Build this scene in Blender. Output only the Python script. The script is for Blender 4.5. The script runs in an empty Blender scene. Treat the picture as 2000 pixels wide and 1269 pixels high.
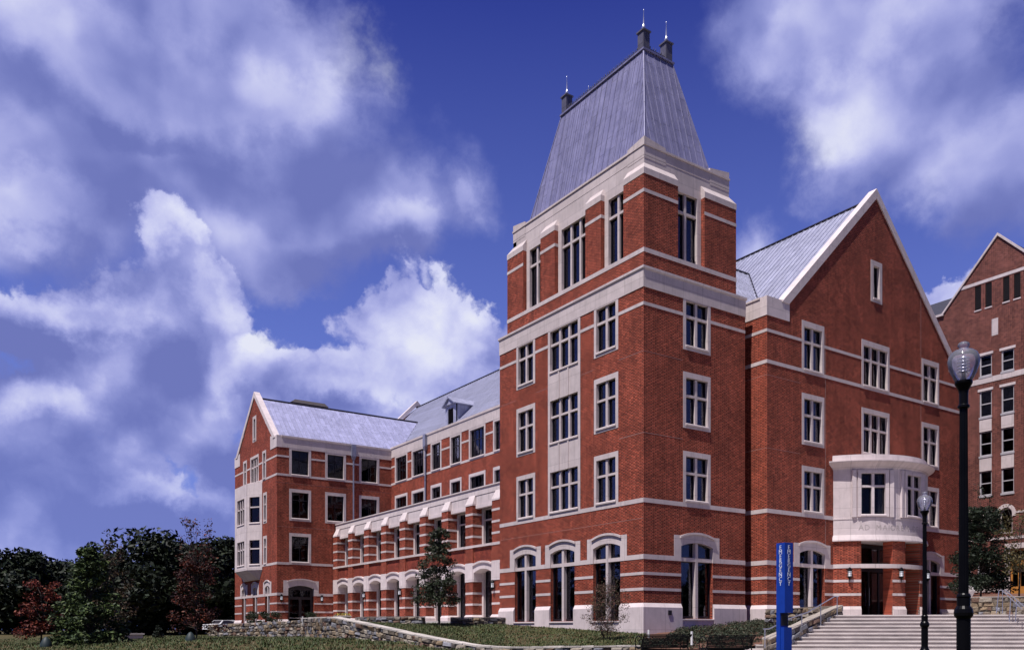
import bpy, bmesh, math, random
from mathutils import Vector, Matrix
from mathutils.geometry import tessellate_polygon
SC = bpy.context.scene
COL = SC.collection
rnd = random.Random(7)
PI = math.pi
# ------------------------------------------------------------------ camera (eye level is z = 0)
FPX, CXP, HOR = 1669.0, 1000.0, 1229.0
ANG = math.radians(55.85)
FW = (math.cos(ANG), math.sin(ANG)); RT = (math.sin(ANG), -math.cos(ANG))
LAT = 257 / FPX * 44.0
CAM = (-(44.0 * FW[0] + LAT * RT[0]), -(44.0 * FW[1] + LAT * RT[1]))
cd = bpy.data.cameras.new('camera'); co = bpy.data.objects.new('camera', cd); COL.objects.link(co)
co.location = (CAM[0], CAM[1], 0); co.rotation_euler = (PI / 2, 0, ANG - PI / 2)
cd.sensor_width = 36; cd.lens = FPX / 2000 * 36; cd.shift_y = (HOR - 634.5) / 2000
cd.clip_start = 0.1; cd.clip_end = 3000
SC.camera = co
SC.render.resolution_x = 1024; SC.render.resolution_y = 649
SC.view_settings.view_transform = 'Standard'; SC.view_settings.look = 'None'
SC.view_settings.gamma = 1; SC.view_settings.exposure = 0.22; SC.view_settings.use_curve_mapping = False
# ------------------------------------------------------------------ sun
SUN_EL = math.radians(65); sdx, sdy = -0.972, -0.225
sl = math.hypot(sdx, sdy); sdx /= sl; sdy /= sl
SUN = Vector((sdx * math.cos(SUN_EL), sdy * math.cos(SUN_EL), math.sin(SUN_EL)))
sd = bpy.data.lights.new('sun', 'SUN'); so = bpy.data.objects.new('sun', sd); COL.objects.link(so)
sd.energy = 5.0; sd.angle = math.radians(0.5); sd.color = (1.0, 0.94, 0.90)
so.rotation_euler = SUN.to_track_quat('Z', 'Y').to_euler(); so.location = (-40, -40, 60)


def at_px(px, py, d):
    t = (px - CXP) / FPX
    return Vector((CAM[0] + d * (FW[0] + t * RT[0]), CAM[1] + d * (FW[1] + t * RT[1]), (HOR - py) / FPX * d))


# ------------------------------------------------------------------ node helpers
class NT:
    def __init__(self, tree): self.t = tree; self.n = tree.nodes; self.l = tree.links
    def node(self, typ, **kw):
        n = self.n.new(typ)
        for k, v in kw.items(): setattr(n, k, v)
        return n
    def put(self, sock, v):
        if v is None: return
        if isinstance(v, bpy.types.NodeSocket): self.l.new(v, sock)
        elif isinstance(v, bpy.types.Node): self.l.new(v.outputs[0], sock)
        else: sock.default_value = v
    def math(self, op, a, b=None, c=None, clamp=False):
        n = self.node('ShaderNodeMath', operation=op, use_clamp=clamp)
        self.put(n.inputs[0], a); self.put(n.inputs[1], b); self.put(n.inputs[2], c)
        return n.outputs[0]
    def vmath(self, op, a, b=None, out=0):
        n = self.node('ShaderNodeVectorMath', operation=op)
        self.put(n.inputs[0], a); self.put(n.inputs[1], b)
        return n.outputs[out]
    def mapr(self, v, a, b, c=0.0, d=1.0, smooth=True):
        n = self.node('ShaderNodeMapRange', interpolation_type='SMOOTHSTEP' if smooth else 'LINEAR')
        self.put(n.inputs[0], v)
        for i, x in enumerate((a, b, c, d)): n.inputs[i + 1].default_value = x
        return n.outputs[0]
    def mix(self, f, a, b, mode='MIX'):
        n = self.node('ShaderNodeMix', data_type='RGBA', blend_type=mode)
        self.put(n.inputs[0], f); self.put(n.inputs[6], a); self.put(n.inputs[7], b)
        return n.outputs[2]
    def noise(self, vec, scale, detail=4, rough=0.55, dist=0.0):
        n = self.node('ShaderNodeTexNoise')
        self.put(n.inputs['Vector'], vec); n.inputs['Scale'].default_value = scale
        n.inputs['Detail'].default_value = detail; n.inputs['Roughness'].default_value = rough
        n.inputs['Distortion'].default_value = dist
        return n.outputs[0]


def c4(c): return (c[0], c[1], c[2], 1.0)


# ------------------------------------------------------------------ world: sky and clouds
W = bpy.data.worlds.new('World'); SC.world = W; W.use_nodes = True
w = NT(W.node_tree); w.n.clear()
bg = w.node('ShaderNodeBackground'); wo = w.node('ShaderNodeOutputWorld'); w.l.new(bg.outputs[0], wo.inputs[0])
sky = w.node('ShaderNodeTexSky', sky_type='NISHITA'); sky.sun_disc = False
sky.sun_elevation = SUN_EL; sky.sun_rotation = math.atan2(sdx, sdy) % (2 * PI)
sky.air_density = 1.0; sky.dust_density = 0.4; sky.ozone_density = 2.5; sky.altitude = 200
bg.inputs[1].default_value = 0.084
tc = w.node('ShaderNodeTexCoord'); D = tc.outputs['Generated']


def pdir(px, py):
    t = (px - CXP) / FPX
    v = Vector((FW[0] + t * RT[0], FW[1] + t * RT[1], (HOR - py) / FPX)); v.normalize(); return v


skyc = w.mix(1.0, sky.outputs[0], (0.31, 0.31, 1.0, 1), 'MULTIPLY')
# paler towards the horizon
sepD = w.node('ShaderNodeSeparateXYZ'); w.l.new(D, sepD.inputs[0])
hz = w.mapr(sepD.outputs[2], 0.0, 0.60, 1.0, 0.0, False)
skyc = w.mix(w.math('MULTIPLY', hz, 0.98), skyc, (2.1, 3.0, 7.6, 1))
n1 = w.node('ShaderNodeTexNoise'); w.l.new(D, n1.inputs['Vector'])
n1.inputs['Scale'].default_value = 2.6; n1.inputs['Detail'].default_value = 9; n1.inputs['Roughness'].default_value = 0.56
warp = w.vmath('SCALE', w.vmath('SUBTRACT', n1.outputs['Color'], (0.5, 0.5, 0.5)), None)
warp.node.inputs['Scale'].default_value = 0.13
n2 = w.node('ShaderNodeTexNoise'); w.l.new(D, n2.inputs['Vector'])
n2.inputs['Scale'].default_value = 9.0; n2.inputs['Detail'].default_value = 9; n2.inputs['Roughness'].default_value = 0.62
warp2 = w.vmath('SCALE', w.vmath('SUBTRACT', n2.outputs['Color'], (0.5, 0.5, 0.5)), None)
warp2.node.inputs['Scale'].default_value = 0.11
DW = w.vmath('ADD', D, warp)
DB = w.vmath('ADD', DW, warp2)
fb = w.noise(DW, 5.0, 10, 0.58)
lobe_a = w.noise(DW, 6.0, 3.0, 0.5)
lobe_b = w.noise(w.vmath('ADD', DW, tuple(Vector((SUN.x, SUN.y, SUN.z)) * 0.05)), 6.0, 3.0, 0.5)


def blobs(lst):
    acc = None
    for (px, py, rx, ry, *wt) in lst:
        c = pdir(px, py); r = (pdir(px + rx, py) - c).length; rz = (pdir(px, py - ry) - pdir(px, py + ry)).length / 2
        dv = w.vmath('MULTIPLY', w.vmath('SUBTRACT', DB, tuple(c)), (1 / r, 1 / r, 1 / rz))
        ln = w.vmath('LENGTH', dv, None, 1)
        m = w.math('SUBTRACT', 1.0, ln)
        if wt: m = w.math('MULTIPLY', m, wt[0])
        acc = m if acc is None else w.math('SMOOTH_MAX', acc, m, 0.3)
    return acc


def ramp(fac):
    rn = w.node('ShaderNodeValToRGB'); w.l.new(fac, rn.inputs[0]); er = rn.color_ramp
    er.elements[0].position = 0.0; er.elements[0].color = (0.148, 0.178, 0.49, 1); er.elements[1].position = 1.0; er.elements[1].color = (0.92, 0.94, 1.06, 1)
    e1 = er.elements.new(0.30); e1.color = (0.265, 0.300, 0.67, 1); e2 = er.elements.new(0.60); e2.color = (0.50, 0.52, 0.91, 1); er.interpolation = 'B_SPLINE'
    cc_ = w.vmath('SCALE', rn.outputs[0], None); cc_.node.inputs['Scale'].default_value = 9.6
    return cc_


# high grey layer
body = blobs([(300, 40, 480, 230), (40, 280, 380, 260), (480, 230, 330, 250), (620, 400, 250, 160), (740, 470, 150, 90), (560, 500, 200, 90), (1720, 0, 380, 190), (1760, 210, 270, 200),
              (1990, 350, 230, 170), (912, 350, 75, 115, .45), (1465, 500, 70, 80, .5)])
dens = w.math('ADD', body, w.math('MULTIPLY', w.math('SUBTRACT', fb, 0.5), 1.45))
mask = w.mapr(dens, -0.10, 0.42)
mid = w.mapr(blobs([(450, 180, 200, 120), (560, 200, 130, 90), (200, 110, 240, 140), (1560, 270, 110, 100), (1640, 60, 200, 110), (740, 90, 90, 120), (820, 430, 90, 60), (60, 430, 180, 60), (912, 350, 55, 85)]), -0.1, 0.7)
drk = w.mapr(blobs([(520, 400, 260, 90), (30, 200, 120, 90), (1850, 200, 230, 120), (680, 520, 190, 60), (300, 290, 200, 50), (40, 440, 150, 110)]), 0.0, 0.8)
shade = w.math('MULTIPLY', w.math('SUBTRACT', lobe_a, lobe_b), 2.4)
lit = w.math('ADD', 0.22, w.math('MULTIPLY', mid, 0.30))
lit = w.math('SUBTRACT', lit, w.math('MULTIPLY', drk, 0.20))
lit = w.math('ADD', lit, shade)
lit = w.math('ADD', lit, w.math('MULTIPLY', w.math('SUBTRACT', fb, 0.5), 0.8))
final = w.mix(w.math('MULTIPLY', mask, 0.95), skyc, ramp(lit))
# low cumulus bank with crisp, sunlit, puffy tops
vo = w.node('ShaderNodeTexVoronoi', feature='F1'); w.put(vo.inputs['Vector'], DB)
vo.inputs['Scale'].default_value = 11.0; vo.inputs['Detail'].default_value = 3.5; vo.inputs['Roughness'].default_value = 0.6
puff = vo.outputs['Distance']
body2 = blobs([(360, 500, 110, 90), (430, 600, 140, 120), (220, 620, 250, 110), (60, 640, 240, 110), (120, 760, 260, 130), (440, 900, 200, 130), (300, 760, 330, 170), (620, 760, 300, 110), (800, 650, 230, 150), (910, 680, 150, 110), (880, 780, 200, 110), (700, 900, 420, 190),
               (40, 900, 330, 190), (250, 1040, 700, 200), (1840, 600, 170, 70, 1.0), (1890, 640, 120, 60)])
dens2 = w.math('ADD', body2, w.math('MULTIPLY', w.math('SUBTRACT', fb, 0.5), 0.75))
dens2 = w.math('SUBTRACT', dens2, w.math('MULTIPLY', puff, 0.42))
dens2 = w.math('ADD', dens2, 0.24)
mask2 = w.mapr(dens2, -0.02, 0.17)
core2 = w.mapr(dens2, 0.12, 0.95, 0.0, 1.0, False)
brt = w.mapr(blobs([(350, 480, 110, 70, .8), (440, 590, 110, 80, .75), (560, 690, 120, 50), (830, 590, 190, 90), (780, 680, 260, 110), (900, 640, 120, 80), (720, 750, 320, 90), (1850, 590, 160, 60), (150, 600, 210, 70, .8), (60, 760, 130, 60, .6), (330, 950, 150, 50, .6)]), -0.1, 0.6)
lit2 = w.math('SUBTRACT', 0.60, w.math('MULTIPLY', core2, 0.34))
lit2 = w.math('ADD', lit2, w.math('MULTIPLY', brt, 0.62))
lit2 = w.math('ADD', lit2, w.math('MULTIPLY', shade, 1.0))
lit2 = w.math('SUBTRACT', lit2, w.math('MULTIPLY', w.math('SUBTRACT', puff, 0.35), 0.45))
lit2 = w.math('ADD', lit2, w.math('MULTIPLY', w.math('SUBTRACT', fb, 0.5), 0.7))
low = w.mapr(sepD.outputs[2], 0.02, 0.30, 0.7, 1.0)
final = w.mix(w.math('MULTIPLY', w.math('MULTIPLY', mask2, low), 0.97), final, ramp(lit2))
# sky behind the camera scaled darker to cut the fill light
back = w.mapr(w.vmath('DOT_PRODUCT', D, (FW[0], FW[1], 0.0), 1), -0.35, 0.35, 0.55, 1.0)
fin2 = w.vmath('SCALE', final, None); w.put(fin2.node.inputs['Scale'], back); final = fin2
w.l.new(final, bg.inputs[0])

# ------------------------------------------------------------------ materials
MATS = {}


def mat(name):
    m = bpy.data.materials.new(name); m.use_nodes = True
    t = NT(m.node_tree); p = m.node_tree.nodes['Principled BSDF']; MATS[name] = m
    return m, t, p


def simple(name, col, rough=0.6, metal=0.0, var=0.12, vs=3.0, bump=0.0, bs=40, spec=0.5):
    m, t, p = mat(name)
    g = t.node('ShaderNodeTexCoord')
    n = t.noise(g.outputs['Object'], vs, 6)
    f = t.mapr(n, 0.25, 0.75, 1 - var, 1 + var, False)
    col_ = t.vmath('SCALE', c4(col)[:3], None); t.put(col_.node.inputs['Scale'], f)
    t.put(p.inputs['Base Color'], col_)
    p.inputs['Roughness'].default_value = rough; p.inputs['Metallic'].default_value = metal
    p.inputs['Specular IOR Level'].default_value = spec
    if bump:
        b = t.node('ShaderNodeBump'); b.inputs['Strength'].default_value = bump; b.inputs['Distance'].default_value = 0.02
        t.put(b.inputs['Height'], t.noise(g.outputs['Object'], bs, 3)); t.put(p.inputs['Normal'], b)
    return m


def brick_mat(name, c1, c2, mortar, lattice=False):
    m, t, p = mat(name)
    uv = t.node('ShaderNodeUVMap').outputs[0]
    if lattice:
        r = t.node('ShaderNodeVectorRotate', rotation_type='Z_AXIS'); t.put(r.inputs['Vector'], uv); r.inputs['Angle'].default_value = PI / 4; uv2 = r.outputs[0]
    else: uv2 = uv
    b = t.node('ShaderNodeTexBrick', offset=0.5); t.put(b.inputs['Vector'], uv2)
    b.inputs['Scale'].default_value = 1
    b.inputs['Brick Width'].default_value = 0.1575 if not lattice else 0.2; b.inputs['Row Height'].default_value = 0.076 if not lattice else 0.2
    b.inputs['Mortar Size'].default_value = 0.0095 if not lattice else 0.03; b.inputs['Mortar Smooth'].default_value = 0.2
    b.inputs['Color1'].default_value = c4(c1); b.inputs['Color2'].default_value = c4(c2); b.inputs['Mortar'].default_value = c4(mortar)
    b.inputs['Bias'].default_value = -0.1
    # flemish-like bond: every third unit is a darker header, shifted half a period on each course
    sp = t.node('ShaderNodeSeparateXYZ'); t.put(sp.inputs[0], uv2)
    row = t.math('FLOOR', t.math('DIVIDE', sp.outputs[1], 0.076)); odd = t.math('MODULO', row, 2.0)
    odd = t.math('ABSOLUTE', odd)
    ph = t.math('FRACT', t.math('ADD', t.math('DIVIDE', sp.outputs[0], 0.315), t.math('MULTIPLY', odd, 0.5)))
    hd = t.math('MULTIPLY', t.math('LESS_THAN', ph, 0.36), 0.0 if lattice else 0.60)
    wn = t.node('ShaderNodeTexWhiteNoise', noise_dimensions='2D'); cq = t.node('ShaderNodeCombineXYZ')
    t.put(cq.inputs[0], t.math('FLOOR', t.math('DIVIDE', sp.outputs[0], 0.1575))); t.put(cq.inputs[1], row); t.put(wn.inputs['Vector'], cq.outputs[0])
    vary = t.mapr(wn.outputs[0], 0.0, 1.0, 0.70, 1.36, False)
    col = t.vmath('SCALE', b.outputs['Color'], None); t.put(col.node.inputs['Scale'], t.math('MULTIPLY', vary, t.math('SUBTRACT', 1.12, hd)))
    n = t.noise(uv, 0.55, 6, 0.6)
    f = t.mapr(n, 0.3, 0.72, 0.72, 1.24, False)
    s = t.vmath('SCALE', col, None); t.put(s.node.inputs['Scale'], f)
    wv = t.node('ShaderNodeMapping'); t.put(wv.inputs[0], uv); wv.inputs['Scale'].default_value = (1.6, 0.16, 1)
    s2 = t.vmath('SCALE', s, None); t.put(s2.node.inputs['Scale'], t.mapr(t.noise(wv.outputs[0], 1.0, 6, 0.65), 0.35, 0.70, 1.08, 0.80)); s = s2
    # faint pale salt bloom in drifting patches
    st = t.node('ShaderNodeMapping'); t.put(st.inputs[0], uv); st.inputs['Scale'].default_value = (0.35, 1.0, 1)
    ef = t.mapr(t.noise(st.outputs[0], 1.1, 8, 0.7), 0.62, 0.85, 0.0, 0.15)
    col = t.mix(ef, s, (0.38, 0.17, 0.13, 1))
    t.put(p.inputs['Base Color'], col)
    p.inputs['Roughness'].default_value = 0.88; p.inputs['Specular IOR Level'].default_value = 0.25
    bp = t.node('ShaderNodeBump'); bp.inputs['Strength'].default_value = 0.5; bp.inputs['Distance'].default_value = 0.008; bp.invert = True
    t.put(bp.inputs['Height'], b.outputs['Fac']); t.put(p.inputs['Normal'], bp)
    return m


brick = brick_mat('red_brick', (0.300, 0.047, 0.022), (0.170, 0.022, 0.013), (0.36, 0.15, 0.10))
brick_lat = brick_mat('patterned_brick', (0.27, 0.045, 0.024), (0.19, 0.03, 0.02), (0.10, 0.03, 0.022), True)
brick2 = brick_mat('brown_brick', (0.190, 0.056, 0.040), (0.120, 0.036, 0.030), (0.22, 0.12, 0.10))


def stone_mat(name, base):
    m, t, p = mat(name)
    uv = t.node('ShaderNodeUVMap').outputs[0]
    b = t.node('ShaderNodeTexBrick', offset=0.0); t.put(b.inputs['Vector'], uv)
    b.inputs['Scale'].default_value = 1
    b.inputs['Brick Width'].default_value = 1.43; b.inputs['Row Height'].default_value = 1.21; b.inputs['Mortar Size'].default_value = 0.010
    b.inputs['Color1'].default_value = c4(base); b.inputs['Color2'].default_value = c4([x * 0.88 for x in base]); b.inputs['Mortar'].default_value = c4([x * 0.62 for x in base])
    f = t.mapr(t.noise(uv, 1.6, 7, 0.62), 0.3, 0.7, 0.88, 1.07, False)
    st = t.node('ShaderNodeMapping'); t.put(st.inputs[0], uv); st.inputs['Scale'].default_value = (3.2, 0.45, 1)
    g = t.mapr(t.noise(st.outputs[0], 1.5, 5, 0.6), 0.50, 0.8, 1.0, 0.76)
    s = t.vmath('SCALE', b.outputs['Color'], None); t.put(s.node.inputs['Scale'], t.math('MULTIPLY', f, g))
    t.put(p.inputs['Base Color'], s); p.inputs['Roughness'].default_value = 0.8; p.inputs['Specular IOR Level'].default_value = 0.3
    bp = t.node('ShaderNodeBump'); bp.inputs['Strength'].default_value = 0.15; bp.inputs['Distance'].default_value = 0.01
    t.put(bp.inputs['Height'], t.noise(uv, 60, 3)); t.put(p.inputs['Normal'], bp)
    return m


stone = stone_mat('cast_stone', (0.63, 0.545, 0.535))
stone_w = stone_mat('pale_stone', (0.70, 0.61, 0.61))


def roof_mat(name, base, bw=0.46, bh=2.4, rough=0.5):
    m, t, p = mat(name)
    uv = t.node('ShaderNodeUVMap').outputs[0]
    sw = t.node('ShaderNodeSeparateXYZ'); t.put(sw.inputs[0], uv)
    cb = t.node('ShaderNodeCombineXYZ'); t.put(cb.inputs[0], sw.outputs[1]); t.put(cb.inputs[1], sw.outputs[0])
    b = t.node('ShaderNodeTexBrick', offset=0.37, offset_frequency=2); t.put(b.inputs['Vector'], cb.outputs[0])
    b.inputs['Scale'].default_value = 1
    b.inputs['Brick Width'].default_value = bh; b.inputs['Row Height'].default_value = bw; b.inputs['Mortar Size'].default_value = 0.014
    b.inputs['Color1'].default_value = c4(base); b.inputs['Color2'].default_value = c4([x * 0.80 for x in base]); b.inputs['Mortar'].default_value = c4([x * 0.42 for x in base])
    b.inputs['Bias'].default_value = 0.0
    n = t.noise(uv, 1.3, 8, 0.7)
    st = t.node('ShaderNodeMapping'); t.put(st.inputs[0], uv); st.inputs['Scale'].default_value = (2.6, 0.7, 1)
    n2 = t.noise(st.outputs[0], 2.2, 8, 0.7)
    f = t.math('MULTIPLY', t.mapr(n, 0.3, 0.7, 0.86, 1.12, False), t.mapr(n2, 0.3, 0.7, 0.86, 1.12, False))
    s = t.vmath('SCALE', b.outputs['Color'], None); t.put(s.node.inputs['Scale'], f)
    t.put(p.inputs['Base Color'], s)
    p.inputs['Metallic'].default_value = 0.15
    t.put(p.inputs['Roughness'], t.mapr(n, 0.3, 0.7, rough - 0.08, rough + 0.12))
    bp = t.node('ShaderNodeBump'); bp.inputs['Strength'].default_value = 0.55; bp.inputs['Distance'].default_value = 0.02
    t.put(bp.inputs['Height'], t.math('ADD', b.outputs['Fac'], t.math('MULTIPLY', n2, 0.6))); t.put(p.inputs['Normal'], bp)
    return m


lead = roof_mat('weathered_zinc', (0.40, 0.41, 0.54))
lead_t = roof_mat('tower_zinc', (0.235, 0.230, 0.385))
lead_p = roof_mat('pale_zinc', (0.41, 0.415, 0.62), 0.46, 1.5)
lead_d = roof_mat('dark_lead', (0.12, 0.115, 0.16), 0.5, 3.0, 0.55)
slate = simple('slate', (0.028, 0.028, 0.045), 0.6, 0, 0.3, 6)
zinc = simple('zinc_pipe', (0.26, 0.27, 0.36), 0.45, 0.5, 0.15, 4)
blackm = simple('black_cast_iron', (0.004, 0.004, 0.005), 0.30, 0.0, 0.3, 10, 0.0, 60, 0.09)
darkf = simple('dark_bronze_frame', (0.022, 0.018, 0.024), 0.4, 0.2)
steel = simple('steel_rail', (0.45, 0.46, 0.52), 0.35, 0.8)
chrome = simple('bright_metal', (0.75, 0.75, 0.80), 0.25, 0.7)
bluep = simple('blue_paint', (0.006, 0.045, 0.34), 0.38, 0.0, 0.12, 5)
whitep = simple('white_letter', (0.72, 0.74, 0.8), 0.5)
wood = simple('orange_wood', (0.46, 0.20, 0.045), 0.45, 0, 0.2, 5)
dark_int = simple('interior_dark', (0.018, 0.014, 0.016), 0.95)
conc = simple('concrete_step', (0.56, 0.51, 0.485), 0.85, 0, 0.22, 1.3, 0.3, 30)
curtb = simple('blue_grey_blind', (0.21, 0.26, 0.44), 0.9, 0, 0.25, 3)
curtm = simple('curtain_cloth', (0.25, 0.235, 0.20), 0.9, 0, 0.2, 2)
ceilm = simple('ceiling_panel', (0.5, 0.5, 0.5), 0.9)
whitepaint = simple('white_car_paint', (0.7, 0.7, 0.72), 0.25)
sashp = simple('sash_paint', (0.42, 0.40, 0.42), 0.5)
tyre = simple('tyre_rubber', (0.02, 0.02, 0.02), 0.8)
mulch = simple('mulch', (0.13, 0.060, 0.038), 0.95, 0, 0.45, 14, 0.6, 40)
bark = simple('bark', (0.05, 0.038, 0.03), 0.9, 0, 0.3, 8, 0.5, 30)
plastic = simple('white_plastic', (0.7, 0.7, 0.68), 0.5)
redm = simple('red_soil_edge', (0.22, 0.04, 0.025), 0.9)
blueplant = simple('tree_bag', (0.012, 0.026, 0.028), 0.6)


def glass_mat():
    m, t, p = mat('window_glass')
    t.n.remove(p); out = t.n['Material Output']
    g = t.node('ShaderNodeBsdfGlossy'); g.inputs['Roughness'].default_value = 0.02; g.inputs['Color'].default_value = (0.75, 0.74, 0.80, 1)
    tr = t.node('ShaderNodeBsdfTransparent'); tr.inputs['Color'].default_value = (0.58, 0.59, 0.64, 1)
    fr = t.node('ShaderNodeFresnel'); fr.inputs['IOR'].default_value = 1.55
    f = t.math('ADD', t.math('MULTIPLY', fr.outputs[0], 0.42), 0.004, None, True)
    tcx = t.node('ShaderNodeTexCoord')
    bp = t.node('ShaderNodeBump'); bp.inputs['Strength'].default_value = 0.06; bp.inputs['Distance'].default_value = 0.05
    t.put(bp.inputs['Height'], t.noise(tcx.outputs['Object'], 1.1, 2)); t.put(g.inputs['Normal'], bp); t.put(fr.inputs['Normal'], bp)
    mx = t.node('ShaderNodeMixShader'); t.put(mx.inputs[0], f); t.l.new(tr.outputs[0], mx.inputs[1]); t.l.new(g.outputs[0], mx.inputs[2])
    t.l.new(mx.outputs[0], out.inputs[0]); return m


glass = glass_mat()


def globe_mat():
    m, t, p = mat('lamp_globe_acrylic')
    t.n.remove(p); out = t.n['Material Output']
    tr = t.node('ShaderNodeBsdfTransparent'); tr.inputs['Color'].default_value = (0.93, 0.93, 0.98, 1)
    g = t.node('ShaderNodeBsdfGlossy'); g.inputs['Roughness'].default_value = 0.08
    df = t.node('ShaderNodeBsdfDiffuse'); df.inputs['Color'].default_value = (0.92, 0.92, 1.0, 1)
    tl = t.node('ShaderNodeBsdfTranslucent'); tl.inputs['Color'].default_value = (0.7, 0.7, 0.95, 1)
    a = t.node('ShaderNodeMixShader'); a.inputs[0].default_value = 0.5; t.l.new(df.outputs[0], a.inputs[1]); t.l.new(tl.outputs[0], a.inputs[2])
    b = t.node('ShaderNodeMixShader'); b.inputs[0].default_value = 0.27; t.l.new(tr.outputs[0], b.inputs[1]); t.l.new(a.outputs[0], b.inputs[2])
    fr = t.node('ShaderNodeFresnel'); fr.inputs['IOR'].default_value = 1.4
    c = t.node('ShaderNodeMixShader'); t.l.new(fr.outputs[0], c.inputs[0]); t.l.new(b.outputs[0], c.inputs[1]); t.l.new(g.outputs[0], c.inputs[2])
    t.l.new(c.outputs[0], out.inputs[0]); return m


globe = globe_mat()
m, t, p = mat('lantern_glass'); lampglass = m
p.inputs['Base Color'].default_value = (0.8, 0.82, 0.85, 1); p.inputs['Roughness'].default_value = 0.3
p.inputs['Emission Color'].default_value = (0.85, 0.9, 1, 1); p.inputs['Emission Strength'].default_value = 0.25


def grass_mat():
    m, t, p = mat('lawn')
    g = t.node('ShaderNodeTexCoord').outputs['Object']
    big = t.mapr(t.noise(g, 0.16, 6, 0.65), 0.38, 0.60)
    mid = t.mapr(t.noise(g, 1.1, 8, 0.75), 0.35, 0.68)
    fine = t.noise(g, 26, 4, 0.7)
    c = t.mix(mid, (0.040, 0.060, 0.018, 1), (0.100, 0.084, 0.040, 1))
    c = t.mix(t.math('MULTIPLY', big, 0.55), c, (0.115, 0.070, 0.044, 1))
    s = t.vmath('SCALE', c, None); t.put(s.node.inputs['Scale'], t.mapr(fine, 0.25, 0.75, 0.5, 1.45, False))
    t.put(p.inputs['Base Color'], s); p.inputs['Roughness'].default_value = 0.95; p.inputs['Specular IOR Level'].default_value = 0.1
    bp = t.node('ShaderNodeBump'); bp.inputs['Strength'].default_value = 0.9; bp.inputs['Distance'].default_value = 0.08
    t.put(bp.inputs['Height'], t.noise(g, 9, 6, 0.8)); t.put(p.inputs['Normal'], bp)
    return m


lawn = grass_mat()


def attr_mat(name, rough=0.85, bump=0.0, trans=0.0, scale=1.0):
    m, t, p = mat(name)
    a = t.node('ShaderNodeAttribute', attribute_name='tint')
    g = t.node('ShaderNodeTexCoord').outputs['Object']
    s = t.vmath('SCALE', a.outputs['Color'], None); t.put(s.node.inputs['Scale'], t.mapr(t.noise(g, 14 * scale, 5, 0.7), 0.3, 0.7, 0.72, 1.25, False))
    t.put(p.inputs['Base Color'], s); p.inputs['Roughness'].default_value = rough; p.inputs['Specular IOR Level'].default_value = 0.25
    if bump:
        bp = t.node('ShaderNodeBump'); bp.inputs['Strength'].default_value = bump; bp.inputs['Distance'].default_value = 0.03
        t.put(bp.inputs['Height'], t.noise(g, 18 * scale, 4)); t.put(p.inputs['Normal'], bp)
    return m


rubble = attr_mat('rubble_stone', 0.85, 0.7)
leafm = attr_mat('leaves', 0.6, 0, 0, 0.1)

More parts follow.
